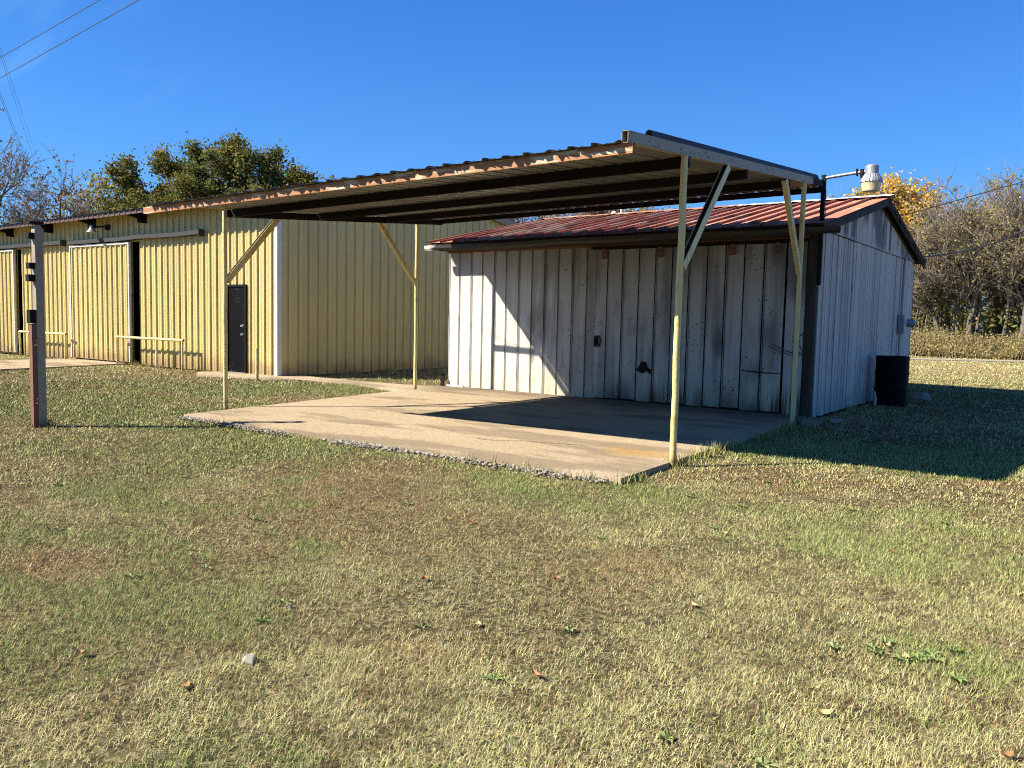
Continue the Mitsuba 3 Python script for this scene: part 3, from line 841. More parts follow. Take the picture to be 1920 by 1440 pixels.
vt = thing('roof_vent', 'small pale vent pipe and cap showing behind the shed ridge', 'vent')
put('pipe', MB().tube([(1.72, 4.0, 3.62), (1.72, 4.0, 3.985)], 0.035, 12), 'm_white', vt, smooth=40)
put('cap', MB().lathe((1.55, 3.95, 3.70), [(0.05, 0.0), (0.05, 0.14), (0.085, 0.15), (0.07, 0.20), (0.03, 0.235), (0.0, 0.24)], 16), 'm_white', vt, smooth=40)
put('bracket', MB().beam((1.63, 3.95, 3.80), (1.71, 4.0, 3.92), (0, 0, 1), 0.03, 0.02), 'm_galv', vt)

# yard light on its black pole
yl = thing('yard_light', 'metal yard light with cream lens on an arm from a black pole', 'lamp')
put('pole', MB().box(fw, 7.345, 7.405, -0.135, -0.075, 2.0, 3.62, 0.008), 'm_black', yl)
put('arm', MB().tube([(7.40, -0.105, 3.575), (7.65, -0.105, 3.60), (7.97, -0.105, 3.625)], 0.024, 12), 'm_galv', yl, smooth=40)
put('clamp', MB().box(fw, 7.83, 7.845, -0.14, -0.07, 3.57, 3.67).box(fw, 7.885, 7.935, -0.14, -0.07, 3.545, 3.655, 0.01).box(fw, 7.90, 7.925, -0.135, -0.08, 3.51, 3.545), 'm_dark_steel', yl)
c = np.array([8.04, -0.105, 3.335])
KL = 1.13
put('head', MB().lathe(c, [(KL * r, KL * z) for r, z in [(0.0, 0.335), (0.055, 0.333), (0.075, 0.318), (0.08, 0.30), (0.08, 0.215), (0.083, 0.212)]], 22), 'm_galv', yl, smooth=35)
a = np.arange(44) * 2 * np.pi / 44
v = [[c[0] + (r + (0.006 if i_ % 2 else 0.0)) * math.cos(w), c[1] + (r + (0.006 if i_ % 2 else 0.0)) * math.sin(w), c[2] + z] for r, z in ((0.094, 0.240), (0.136, 0.170), (0.145, 0.133), (0.147, 0.127)) for i_, w in enumerate(a)]
put('reflector', MB().add(v, [(k_ * 44 + i_, k_ * 44 + (i_ + 1) % 44, (k_ + 1) * 44 + (i_ + 1) % 44, (k_ + 1) * 44 + i_) for k_ in range(3) for i_ in range(44)]), 'm_galv', yl)
put('lens', MB().lathe(c, [(KL * r, KL * z) for r, z in [(0.122, 0.112), (0.120, 0.10), (0.108, 0.02), (0.10, 0.0), (0.0, -0.004)]], 24), 'm_lens', yl, smooth=40)
put('cable', MB().tube([(7.37, -0.14, 3.58), (7.33, -0.16, 3.50), (7.32, -0.17, 3.40)], 0.006, 6), 'm_wire', yl)
put('cable', MB().tube([(7.41, -0.10, 3.42), (7.43, -0.12, 3.1), (7.40, -0.13, 2.85)], 0.006, 6), 'm_wire', yl)

# electric meter on the board wall
em = thing('electric_meter', 'grey electric meter box with conduit on the board wall', 'meter')
put('box', MB().box(fw, SW + 0.015, SW + 0.15, 5.85, 6.12, 1.28, 1.66, 0.015), 'm_meter', em)
put('glass_meter', MB().tube([(SW + 0.12, 6.3, 1.50), (SW + 0.22, 6.3, 1.50), (SW + 0.28, 6.3, 1.50)], [0.085, 0.085, 0.06], 18), 'm_meter', em, smooth=40)
put('socket_box', MB().box(fw, SW + 0.015, SW + 0.12, 6.15, 6.45, 1.36, 1.62, 0.012), 'm_meter', em)
put('conduit', MB().tube([(SW + 0.06, 5.98, 1.66), (SW + 0.06, 5.98, 2.7), (SW + 0.07, 6.02, 2.86), (SW + 0.10, 6.16, 2.92), (SW + 0.12, 6.24, 2.84)], 0.022, 10), 'm_meter', em, smooth=40)
put('lower_conduit', MB().tube([(SW + 0.06, 5.93, 1.28), (SW + 0.06, 5.93, -0.1)], 0.018, 10), 'm_meter', em, smooth=40)

# drum against the board wall
dm = thing('oil_drum', 'dark blue black drum standing against the board wall', 'drum')
c = (7.73, 3.62, -0.06)
prof = [(0.27, 0.0), (0.285, 0.01), (0.285, 0.29), (0.297, 0.30), (0.297, 0.32), (0.285, 0.33), (0.285, 0.60), (0.297, 0.61), (0.297, 0.63), (0.285, 0.64), (0.285, 0.905), (0.295, 0.91), (0.295, 0.925), (0.28, 0.928)]
put('body', MB().lathe(c, prof, 40), 'm_drum', dm, smooth=40)
put('lid', MB().lathe(c, [(0.28, 0.915), (0.0, 0.915)], 40), 'm_drum', dm)

# odds and ends by the shed
k = put('pipe_stub', MB().tube([(7.55, 3.22, -0.1), (7.56, 3.2, 0.10), (7.54, 3.17, 0.22)], 0.018, 10), 'm_white', smooth=40)
tag(k, 'short white plastic pipe stub beside the drum', 'pipe')
k = put('plank', MB().box(fw, 0.06, 0.50, -0.125, -0.07, 0.0, 0.028, 0.004), 'm_white')
tag(k, 'short white plank lying on the pad at the left shed corner', 'plank')
k = put('steel_bracket', MB().box(fw, -0.12, -0.112, -0.10, 0.02, -0.05, 0.25).box(fw, -0.112, -0.03, -0.10, -0.094, -0.05, 0.20), 'm_dark_steel')
tag(k, 'dark steel bracket standing at the left foot of the shed', 'bracket')
cb = MB()
cb.tube([(7.16, -0.06, 0.98), (7.05, -0.09, 0.96), (6.86, -0.10, 1.02), (6.72, -0.08, 1.09)], 0.007, 6)
cb.tube([(7.16, -0.06, 0.955), (7.02, -0.10, 0.93), (6.84, -0.11, 0.98), (6.66, -0.08, 1.06)], 0.006, 6)
cb.tube([(7.20, -0.06, 1.28), (7.12, -0.12, 1.22), (7.14, -0.14, 1.08), (7.22, -0.10, 0.98), (7.24, -0.06, 0.95), (7.16, -0.09, 0.94)], 0.009, 6)
k = put('cable', cb, 'm_wire')
tag(k, 'loose black cable hanging from the dark shed corner post', 'cable')


def rock_mesh(c, sx, sy, sz_, seed):
    import trimesh
    q = np.random.default_rng(seed).normal(0, 1, (15, 3))
    q /= np.linalg.norm(q, axis=1, keepdims=True)
    e = trimesh.convex.convex_hull(q * np.random.default_rng(seed + 1).uniform(0.8, 1.1, (15, 1)))
    v = np.array(e.vertices) * [sx, sy, sz_]
    ca, sa = math.cos(seed), math.sin(seed)
    v = np.stack([v[:, 0] * ca - v[:, 1] * sa, v[:, 0] * sa + v[:, 1] * ca, v[:, 2]], -1)
    return MB().add(v + c, np.array(e.faces))


k = put('rock', rock_mesh((7.95, 5.4, 0.0), 0.2, 0.13, 0.12, 3), 'm_gravel')
tag(k, 'grey rock behind the drum', 'rock')
k = put('rock', rock_mesh((7.72, -0.05, -0.02), 0.17, 0.11, 0.05, 5), 'm_gravel')
tag(k, 'flat pale stone in the shade of the shed corner', 'rock')
k = put('concrete_block', MB().box(fw, 7.42, 7.62, -0.80, -0.35, -0.12, 0.035, 0.012), 'm_concrete')
tag(k, 'low concrete block at the foot of the rear right post', 'block')

# ------------------------------------------------------------------ gate post on the lawn
gp_ = thing('gate_post', 'rusty grey steel gate post standing alone on the lawn', 'post')
bx, by, hw = 0.49, -8.14, 0.046
m = MB()
arc = [(-hw, -0.15), (hw, -0.15), (hw, 2.31)] + [(hw * math.cos(w), 2.31 + 0.075 * math.sin(w)) for w in np.linspace(0.2, np.pi - 0.2, 9)] + [(-hw, 2.31)]
na = len(arc)
v = [fw(bx + x, by + yy, z) for x in (-hw, hw) for yy, z in arc]
m.add(v, [(i_, (i_ + 1) % na, (i_ + 1) % na + na, i_ + na) for i_ in range(na)])
m.add(v[:na], [(0, i_ + 1, i_) for i_ in range(1, na - 1)]).add(v[na:], [(0, i_, i_ + 1) for i_ in range(1, na - 1)])
put('shaft', m, 'm_gate_post', gp_)
put('angle_iron', MB().box(fw, bx - 0.04, bx + 0.04, by - hw - 0.055, by - hw - 0.003, -0.15, 1.20), 'm_rust_iron', gp_)
for z0, z1, w in ((2.215, 2.285, 0.07), (1.86, 1.93, 0.07), (1.71, 1.79, 0.08), (1.21, 1.37, 0.075)):
    put('hinge', MB().box(fw, bx - 0.04, bx + 0.05, by - hw - w, by - hw - 0.003, z0, z1), 'm_black', gp_)
for z in (0.98, 0.28):
    put('hook', MB().tube([(bx + 0.05, by - hw - 0.01, z + 0.03), (bx + 0.09, by - hw - 0.03, z + 0.02), (bx + 0.10, by - hw - 0.03, z - 0.03), (bx + 0.05, by - hw - 0.03, z - 0.04)], 0.008, 6), 'm_rust_iron', gp_)
put('cap_plate', MB().box(fw, bx - 0.09, bx + 0.05, by - 0.10, by + 0.06, 2.392, 2.42), 'm_dark_steel', gp_)


# ------------------------------------------------------------------ overhead wires
def wire(name, p, q, r, sag, label, cat, group=None, ext=(0, 0)):
    p, q = np.asarray(p, float), np.asarray(q, float)
    d_ = q - p
    p, q = p - d_ * ext[0], q + d_ * ext[1]
    w = np.linspace(0, 1, 25)
    pts = p + (q - p) * w[:, None]
    pts[:, 2] -= sag * 4 * w * (1 - w)
    k = put(name, MB().tube(pts, r, 5), 'm_wire', smooth=True)
    tag(k, label, cat, group)


wire('power_line', (-13.17, -3.03, 8.0), (-6.9, -3.56, 8.0), 0.008, 0.0, 'upper of the two thick wires crossing the top left sky', 'wire', None, (3, 3))
wire('power_line', (-12.87, -3.16, 7.4), (-4.63, -3.96, 7.4), 0.008, 0.0, 'lower of the two thick wires crossing the top left sky', 'wire', None, (3, 3))
far_names = iter(['third from the left of the four thin wires descending to the bare trees', 'rightmost of the four thin wires descending to the bare trees', 'leftmost of the four thin wires descending to the bare trees', 'second from the left of the four thin wires descending to the bare trees'])
far_wires = 'thin wires descending steeply to the bare trees'
for p, q in (((-27.75, 2.84, 12), (-50.72, 13.93, 12)), ((-27.51, 2.82, 12), (-50.44, 14.09, 12)), ((-21.8, 0.38, 9), (-30.89, 4.8, 9)), ((-21.74, 0.41, 9), (-32.63, 5.76, 9))):
    wire('power_line', p, q, 0.007, 0.0, next(far_names), 'wire', far_wires, (2, 2))
wire('service_wire', (7.42, 7.46, 2.98), (9.5, 30.0, 7.4), 0.020, 0.55, 'thick black service wire running from the shed gable to the right', 'wire', None, (0, 0))
wire('service_wire', (5.92, 12.84, 4.6), (8.34, 19.23, 6.32), 0.014, 0.0, 'thinner wire above the service wire, crossing the yellow tree', 'wire', None, (0.4, 2.5))


# ------------------------------------------------------------------ trees
def prisms(P, Qn, r0, r1, n):
    """Tapered n-sided prisms along the segments P-Q."""
    P, Qn = np.asarray(P), np.asarray(Qn)
    d_ = Qn - P
    d_ = d_ / (np.linalg.norm(d_, axis=1, keepdims=True) + 1e-9)
    ref = np.where(np.abs(d_[:, 2:]) < 0.9, [[0, 0, 1.0]], [[1.0, 0, 0]])
    a_ = np.cross(d_, ref)
    a_ /= np.linalg.norm(a_, axis=1, keepdims=True)
    b_ = np.cross(d_, a_)
    ang = np.arange(n) * 2 * np.pi / n
    ring = np.cos(ang)[None, :, None] * a_[:, None] + np.sin(ang)[None, :, None] * b_[:, None]
    v = np.concatenate([P[:, None] + ring * np.asarray(r0)[:, None, None], Qn[:, None] + ring * np.asarray(r1)[:, None, None]], 1)
    k_ = np.arange(n)
    q = np.stack([k_, (k_ + 1) % n, (k_ + 1) % n + n, k_ + n], -1)
    f = (q[None] + (np.arange(len(P)) * 2 * n)[:, None, None]).reshape(-1, 4)
    return v.reshape(-1, 3), np.vstack([f[:, [0, 1, 2]], f[:, [0, 2, 3]]])


def cards(rng, C_, size, cols, flat=0.0, lean=None):
    """One small pointed leaf (two triangles, folded) at every centre."""
    n = len(C_)
    d_ = rng.normal(0, 1, (n, 3))
    if lean is not None:
        d_ = d_ + lean
    d_ /= np.linalg.norm(d_, axis=1, keepdims=True)
    w = np.cross(d_, rng.normal(0, 1, (n, 3)))
    w /= np.linalg.norm(w, axis=1, keepdims=True)
    u = np.cross(w, d_)
    s_ = (size * rng.uniform(0.6, 1.35, n))[:, None]
    v = np.stack([C_ - d_ * s_ * 0.5, C_ + w * s_ * 0.34 + u * s_ * 0.10, C_ + d_ * s_ * 0.5, C_ - w * s_ * 0.34 + u * s_ * 0.10], 1).reshape(-1, 3)
    q = (np.array([[0, 1, 2], [0, 2, 3]])[None] + (np.arange(n) * 4)[:, None, None]).reshape(-1, 3)
    return v, q, np.repeat(cols, 4, 0)


def skeleton(rng, base, height, r, lean=(0, 0), wide=1.0, levels=4, fork=0.35, spread=0.9, kids=3, wob=0.10, up=0.25, clear=0.3):
    S = []            # p, q, r0, r1, level
    tips = []

    def grow(p, d_, L, r_, lvl):
        n = 7 if lvl == 0 else 4
        step = L / n
        for q_ in range(n):
            d_ = d_ + rng.normal(0, wob * (1.0 if lvl else 0.6), 3) + np.array([0, 0, up * 0.25 if lvl else 0.05])
            d_ = d_ / np.linalg.norm(d_)
            e = p + d_ * step
            ra, rb = r_ * (1 - 0.55 * q_ / n), r_ * (1 - 0.55 * (q_ + 1) / n)
            S.append((p, e, ra, rb, lvl))
            p = e
            if lvl < levels and (q_ + 1) / n > (clear if lvl == 0 else 0.2):
                for _ in range(kids if lvl == 0 else rng.integers(1, 3)):
                    if lvl > 0 and rng.random() < 0.15:
                        continue
                    side_ = rng.normal(0, 1, 3)
                    side_ -= d_ * np.dot(side_, d_)
                    side_ /= np.linalg.norm(side_)
                    nd = d_ * (1 - fork) + side_ * spread * rng.uniform(0.7, 1.2)
                    if lvl >= 1:
                        nd[2] += up
                    nd /= np.linalg.norm(nd)
                    grow(p, nd, L * rng.uniform(0.42, 0.66) * (1.0 if lvl else 1.0 - 0.35 * (q_ / n)), rb * rng.uniform(0.42, 0.62), lvl + 1)
        if lvl >= levels - 1:
            tips.append(p)

    d0 = np.array([lean[0], lean[1], 1.0])
    grow(np.asarray(base, float), d0 / np.linalg.norm(d0), height, r, 0)
    zmax = max(s_[1][2] for s_ in S)
    k_ = (height * 1.0) / max(zmax - base[2], 1e-6)
    b0 = np.asarray(base, float)
    k_ = np.array([k_ * wide, k_ * wide, k_])
    S = [(b0 + (p_ - b0) * k_, b0 + (q_ - b0) * k_, ra * 1.0, rb * 1.0, lv_) for p_, q_, ra, rb, lv_ in S]
    return S, np.array(tips)


def palette(rng, n, cols, w):
    cols = np.asarray(cols, float)
    k_ = rng.choice(len(cols), n, p=np.asarray(w) / np.sum(w))
    return cols[k_] * rng.uniform(0.75, 1.25, (n, 1)) * rng.uniform(0.93, 1.07, (n, 3))


BROWN_LEAVES = [(0.34, 0.28, 0.12), (0.24, 0.18, 0.08), (0.38, 0.33, 0.17), (0.24, 0.25, 0.08)]
GOLD_LEAVES = [(0.62, 0.44, 0.11), (0.70, 0.54, 0.19), (0.50, 0.36, 0.10), (0.44, 0.40, 0.12)]
OLIVE_LEAVES = [(0.15, 0.16, 0.05), (0.24, 0.21, 0.065), (0.29, 0.22, 0.08), (0.10, 0.12, 0.04)]
GREEN_LEAVES = [(0.095, 0.13, 0.04), (0.14, 0.155, 0.048), (0.22, 0.18, 0.065), (0.065, 0.09, 0.032), (0.25, 0.18, 0.07)]


def bare_tree(name, label, cat, seed, base, height, r, leaves, lsize, cols, w, lean=(0, 0), levels=3, spread=0.9, clear=0.3, kids=3, group=None, up=0.25, twig_r=1.0, wide=1.0):
    rng = np.random.default_rng(seed)
    t = thing(name, label, cat, group)
    S, tips = skeleton(rng, base, height, r, lean, wide, levels, spread=spread, clear=clear, kids=kids, up=up)
    P, Qn = np.array([s[0] for s in S]), np.array([s[1] for s in S])
    r0, r1, lv = np.array([s[2] for s in S]), np.array([s[3] for s in S]), np.array([s[4] for s in S])
    big = lv <= 1
    put('trunk', prisms(P[big] - (Qn[big] - P[big]) * 0.04, Qn[big], r0[big], r1[big], 7), 'm_bark', t, smooth=True)
    sm = ~big
    m = MB()
    rr0, rr1 = np.maximum(r0[sm], 0.009 * twig_r), np.maximum(r1[sm], 0.007 * twig_r)
    m.add(*prisms(P[sm], Qn[sm], rr0, rr1, 3))
    # fine twigs
    src = np.nonzero(lv >= levels - 1)[0]
    NT = 1300
    k_ = rng.choice(src, NT)
    a_ = rng.random((NT, 1))
    p0 = P[k_] * (1 - a_) + Qn[k_] * a_
    dd = (Qn[k_] - P[k_])
    dd /= np.linalg.norm(dd, axis=1, keepdims=True)
    dd = dd + rng.normal(0, 0.6, dd.shape) + [0, 0, 0.25]
    p1 = p0 + dd * rng.uniform(0.15, 0.55, (NT, 1)) * height / 9
    m.add(*prisms(p0, p1, np.full(NT, 0.008 * twig_r), np.full(NT, 0.005 * twig_r), 3))
    put('branches', m, 'm_twig', t)
    if leaves:
        b_ = rng.random((leaves, 1))
        k2 = rng.integers(0, NT, leaves)
        C_ = p0[k2] + (p1[k2] - p0[k2]) * (0.4 + 0.7 * b_) + rng.normal(0, 0.06, (leaves, 3))
        v, f, c_ = cards(rng, C_, lsize, palette(rng, leaves, cols, w))
        put('crown', (v, f), 'm_leaf', t, color=c_)
    return t


def leafy_tree(name, label, cat, seed, base, lobes, n, lsize, cols, w, trunk_r=0.3, group=None, inner=0.55, clump=0.5):
    """Trunk and limbs to each lobe, leaf clusters through the lobes' volume."""
    rng = np.random.default_rng(seed)
    t = thing(name, label, cat, group)
    base = np.asarray(base, float)
    m = MB()
    top = base + np.array([0, 0, min(l[0][2] for l in lobes) * 0.55])
    m.tube([base - [0, 0, 0.2], (base + top) / 2 + rng.normal(0, 0.1, 3), top], [trunk_r * 1.2, trunk_r, trunk_r * 0.85], 8)
    cl = []
    vol = np.array([l[1][0] * l[1][1] * l[1][2] for l in lobes]) ** 0.7
    for (c, rad), vv in zip(lobes, vol):
        c = base + np.asarray(c, float)
        m.tube([top - [0, 0, 0.3], (top + c) / 2 + rng.normal(0, 0.25, 3), c, c + [0, 0, rad[2] * 0.6]], [trunk_r * 0.5, trunk_r * 0.32, trunk_r * 0.16, 0.03], 6)
        nc = max(5, int(70 * vv / vol.sum() * len(lobes) ** 0.5))
        d_ = rng.normal(0, 1, (nc, 3))
        d_ /= np.linalg.norm(d_, axis=1, keepdims=True)
        rr = rng.uniform(inner, 1.05, (nc, 1))
        cc = c + d_ * rr * np.asarray(rad)
        for e in cc[: nc // 3]:
            m.tube([c, (c + e) / 2 + rng.normal(0, 0.1, 3), e], [0.05, 0.035, 0.015], 4, False)
        cl.append(cc)
    put('trunk', m, 'm_bark', t, smooth=True)
    cl = np.vstack(cl)
    k_ = rng.integers(0, len(cl), n)
    tone = rng.uniform(0.75, 1.2, (len(cl), 1))
    kind = rng.random(len(cl))
    off = rng.normal(0, 1, (n, 3)) * clump * rng.uniform(0.4, 1.0, (n, 1)) * [1, 1, 0.8]
    C_ = cl[k_] + off
    col = palette(rng, n, cols, w) * tone[k_]
    warm = (kind[k_] > 0.72)[:, None]
    col = np.where(warm, col * [1.35, 1.12, 0.9], col)
    v, f, c_ = cards(rng, C_, lsize, col, lean=np.array([0, 0, -0.25]))
    put('crown', (v, f), 'm_leaf', t, color=np.clip(c_, 0, 0.9))
    return t


# view directions for placing the far things (plain geometry: a compass at the camera)
RGT = np.cross(FWD, UPV)


def lobeset(rng, n, half_w, half_d, z0, z1, r, dirv):
    """n lobes spread over an oval crown whose long side runs along dirv."""
    dirv = np.asarray(dirv, float)
    perp = np.array([-dirv[1], dirv[0], 0])
    out = []
    for q in range(n):
        for _ in range(50):
            a_, b_, c_ = rng.uniform(-1, 1, 3)
            if a_ * a_ + b_ * b_ + c_ * c_ < 1.0:
                break
        zc = (z0 + z1) / 2 + c_ * (z1 - z0) / 2
        p = dirv * a_ * half_w + perp * b_ * half_d
        out.append(((p[0], p[1], zc), (r * rng.uniform(0.75, 1.25), r * rng.uniform(0.75, 1.25), r * rng.uniform(0.6, 1.0))))
    return out


H = np.array([0.8051, 0.5927, 0.0])
H = H / np.linalg.norm(H)
rng = np.random.default_rng(77)
# big green tree behind the warehouse
big = np.array([-31.6, 16.5, 0.0])


def L(a_, d_, z, r_, rz=None):
    perp = np.array([-H[1], H[0], 0])
    p = H * a_ * 1.06 + perp * d_
    return ((p[0], p[1], z), (r_, r_, rz or r_ * 0.85))


lobes = [L(-0.6, 0, 9.6, 2.0), L(-2.8, 0.5, 9.0, 1.8), L(-4.8, 0, 8.6, 1.4), L(-6.2, 0.3, 8.0, 1.1), L(-5.6, -0.5, 9.6, 0.8), L(-3.9, 0.2, 10.2, 0.8), L(1.2, -0.4, 9.8, 1.7),
         L(2.9, 0, 8.9, 1.6), L(4.4, 0.4, 8.3, 1.5), L(6.0, 0, 7.8, 1.5), L(7.2, 0, 7.2, 1.1), L(8.0, 0, 6.5, 0.8), L(5.2, 0.3, 6.8, 1.6), L(-4.5, -0.6, 6.6, 2.0), L(-1.6, -1.2, 7.2, 2.2), L(1.8, -1.0, 7.2, 2.2), L(4.6, -0.8, 6.4, 1.9),
         L(-6.3, 0, 6.2, 1.3), L(0.4, 0.2, 11.0, 0.7), L(-1.6, 0.3, 10.9, 0.7), L(2.2, 0.1, 10.4, 0.7), L(0, 0.5, 5.6, 2.6)]
leafy_tree('broadleaf_tree', 'large dense green tree turning brown behind the warehouse roof', 'tree', 1, big, lobes, 80000, 0.18, GREEN_LEAVES, (3, 3, 1.6, 2.4, 0.8), 0.4, clump=0.42)
ol = np.array([-39.0, 13.5, 0.0])
lob = [L(-1.8, 0, 7.4, 1.5), L(0.3, 0, 8.2, 1.3), L(1.8, 0.3, 7.3, 1.5), L(-3.2, 0, 6.2, 1.3), L(0.0, -0.4, 6.0, 2.0), L(3.0, 0, 6.2, 1.5), L(-0.8, 0, 9.0, 0.7)]
leafy_tree('small_tree', 'olive brown thin crowned tree between the bare tree and the large green tree', 'tree', 2, ol, lob, 6500, 0.20, OLIVE_LEAVES, (2, 2, 2, 1), 0.2, clump=0.55)
bare_tree('bare_tree', 'bare tree with few brown leaves rising behind the gate post', 'tree', 5, (-30.6, 6.3, 0), 8.7, 0.24, 2400, 0.15, [(0.22, 0.15, 0.10), (0.16, 0.12, 0.07), (0.20, 0.19, 0.07)], (3, 2, 1), levels=3, clear=0.42, kids=3, spread=1.05, twig_r=1.5, wide=0.75)
bare_tree('bare_tree', 'bare twiggy tree cut by the left edge of the picture', 'tree', 12, (-31.2, 2.6, 0), 9.6, 0.28, 1400, 0.13, [(0.22, 0.15, 0.10), (0.16, 0.12, 0.07)], (3, 2), levels=3, clear=0.35, kids=3, spread=1.0, twig_r=1.5, wide=0.85)
lob = [L(-2, 0, 5.0, 1.5), L(0.4, 0, 5.0, 1.5), L(2.4, 0, 4.6, 1.2), L(-0.5, 0, 3.4, 1.8)]
leafy_tree('small_tree', 'low olive tree under the bare trees at the left edge', 'tree', 8, (-35.5, 6.2, 0), lob, 5000, 0.2, OLIVE_LEAVES, (2, 2, 2, 1), 0.16, clump=0.6)

# row of trees seen through the gap between carport roof and shed ridge
row = 'tree tops behind the shed ridge'
for q, (x, y_, h, kind_) in enumerate(((-25.4, 35.2, 10.6, 0), (-22.6, 37.4, 10.4, 0), (-20.2, 39.2, 10.6, 0), (-16.9, 40.2, 10.9, 1), (-14.6, 43.6, 10.5, 2))):
    rr = np.random.default_rng(40 + q)
    lob = lobeset(rr, 11, 2.3, 1.6, 5.4, h - 0.9, 1.15, H)
    leafy_tree('far_tree', [['grey thinning tree top next to the warehouse gable end', 'grey brown tree top between the warehouse gable and the roof vent', 'grey brown tree top right behind the roof vent'][min(q, 2)], 'olive brown tree top right of the roof vent', 'yellow green tree top nearest the front right post'][kind_], 'tree', 50 + q, (x, y_, 0), lob, 9500 if kind_ else 9000, 0.19,
               [[(0.26, 0.22, 0.17), (0.17, 0.14, 0.10), (0.32, 0.29, 0.24)], OLIVE_LEAVES[:3], [(0.24, 0.24, 0.06), (0.33, 0.29, 0.08), (0.16, 0.17, 0.05)]][kind_], (2, 2, 1), 0.2, row if kind_ == 0 else None, clump=0.6)

# yellow tree and the edge of the wood on the right
yt = np.array([0.2, 40.5, 0.0])
lob = [L(-0.2, 0, 9.0, 1.35), L(1.2, 0, 8.6, 1.2), L(-1.7, 0, 8.8, 1.0), L(0.6, 0, 7.4, 1.2), L(1.6, 0, 6.6, 1.1), L(-2.9, 0, 8.4, 0.75), L(0, 0, 6.0, 1.6), L(0.7, 0, 9.7, 0.6)]
leafy_tree('golden_tree', 'golden yellow tree behind the shed gable', 'tree', 9, yt, lob, 9000, 0.22, GOLD_LEAVES, (3, 3, 1.5, 1), 0.22, clump=0.45)
wood = 'bare trees at the edge of the wood'
W = [(1.85, 38.6, 7.4, 0.06, (0.10, 0), 'thin pale leaning trunk just right of the shed wall'), (2.5, 38.9, 6.6, 0.055, (-0.05, 0), 'slender forked trunk second from the shed'),
     (3.50, 38.8, 8.4, 0.15, (-0.34, -0.1), 'dark tree curving left over the weeds'), (3.9, 39.3, 9.6, 0.115, (0.02, 0), 'straight trunk right of the curving dark tree'),
     (4.62, 38.9, 10.2, 0.21, (-0.02, 0), 'thick grey forked tree in the middle of the wood edge'), (4.92, 39.0, 10.0, 0.15, (0.06, 0), 'grey trunk close beside the thick forked tree'),
     (5.85, 39.3, 8.8, 0.13, (0.30, 0.05), 'tree leaning right in the wood edge'), (6.2, 39.6, 10.0, 0.12, (0.0, 0), 'upright trunk crossed by the leaning tree'),
     (6.86, 39.1, 10.4, 0.21, (0.10, 0), 'thick forked tree at the right edge of the picture'), (8.3, 39.9, 10.2, 0.22, (-0.1, 0), 'tall tree standing just beyond the right edge'),
     (1.6, 42.0, 10.2, 0.18, (0.05, 0), 'tall brown tree right behind the golden tree'), (3.0, 43.0, 10.8, 0.20, (0, 0), 'tall brown tree behind the curving dark tree'), (5.6, 43.5, 11.0, 0.2, (0.03, 0), 'tall brown tree behind the leaning tree'),
     (7.4, 43.0, 11.2, 0.2, (-0.05, 0), 'tall brown tree behind the thick tree at the right edge'), (10.2, 42.5, 10.8, 0.22, (0, 0), 'tall brown tree outermost on the right')]
for q, (x, y_, h, r_, ln, lab) in enumerate(W):
    bare_tree('wood_tree', lab, 'tree', 100 + q, (x, y_, -0.1), h * 0.97, r_, 1700 if r_ > 0.1 else 300, 0.14, BROWN_LEAVES, (3, 2, 2.5, 2.4), ln, 3, 0.85, 0.30 if r_ > 0.1 else 0.5, 3 if r_ > 0.1 else 2, twig_r=1.35)

# undergrowth and deeper wood, one mass
rng = np.random.default_rng(21)
n = 92000
u = rng.uniform(-10, 16, n)
dp = rng.uniform(0, 1, n) ** 1.25 * 30 - 3.2
P0 = np.array([4.0, 41.6, 0.0])
HW = np.array([0.985, 0.17, 0])
NW = np.array([-0.17, 0.985, 0])
zz = rng.uniform(0, 1, n) ** 1.25 * (5.0 + 2.6 * meshkit.noise(np.stack([u * 0.35, dp * 0.3, u * 0], -1), 6) + dp * 0.12)
keep = meshkit.noise(np.stack([u * 0.8, dp * 0.8, zz * 0.9], -1), 9) > np.where(dp < 2.5, 0.56, 0.33)
C_ = (P0 + HW * u[:, None] + NW * dp[:, None] + EZ * zz[:, None])[keep]
v, f, c_ = cards(rng, C_, 0.22, palette(rng, len(C_), [(0.16, 0.18, 0.05), (0.25, 0.23, 0.07), (0.33, 0.26, 0.10), (0.30, 0.31, 0.08)], (3, 3, 1.5, 1)))
m = MB().add(v, f, c_)
ts = rng.uniform(-9, 15, 150)
td = rng.uniform(0.5, 17, 150)
tp = P0 + HW * ts[:, None] + NW * td[:, None]
th_ = rng.uniform(5, 9.5, 150)
tv, tf = prisms(tp - EZ * 0.2, tp + EZ * th_[:, None] + rng.normal(0, 0.35, (150, 3)), rng.uniform(0.05, 0.16, 150), np.full(150, 0.03), 5)
m.add(tv, tf, np.array([0.15, 0.125, 0.10]))
k = put('woodland', m, 'm_leaf')
tag(k, 'dark tangle of undergrowth and trunks inside the wood', 'woodland', kind='stuff')
# thin twig haze of the wood behind
n = 6500
u, dp = rng.uniform(-9, 16, n), rng.uniform(1, 12, n)
zz = 3.2 + 7.0 * rng.random(n) * (0.75 + 0.35 * meshkit.noise(np.stack([u * 0.4, dp * 0.2, u * 0], -1), 16))
P = P0 + HW * u[:, None] + NW * dp[:, None] + EZ * zz[:, None]
d_ = rng.normal(0, 0.5, (n, 3)) + [0, 0, 0.55]
tv, tf = prisms(P, P + d_ * rng.uniform(0.4, 1.1, (n, 1)), np.full(n, 0.013), np.full(n, 0.006), 3)
k = put('brushwood', (tv, tf), 'm_twig')
tag(k, 'grey brown haze of bare twigs over the wood', 'twigs', kind='stuff')

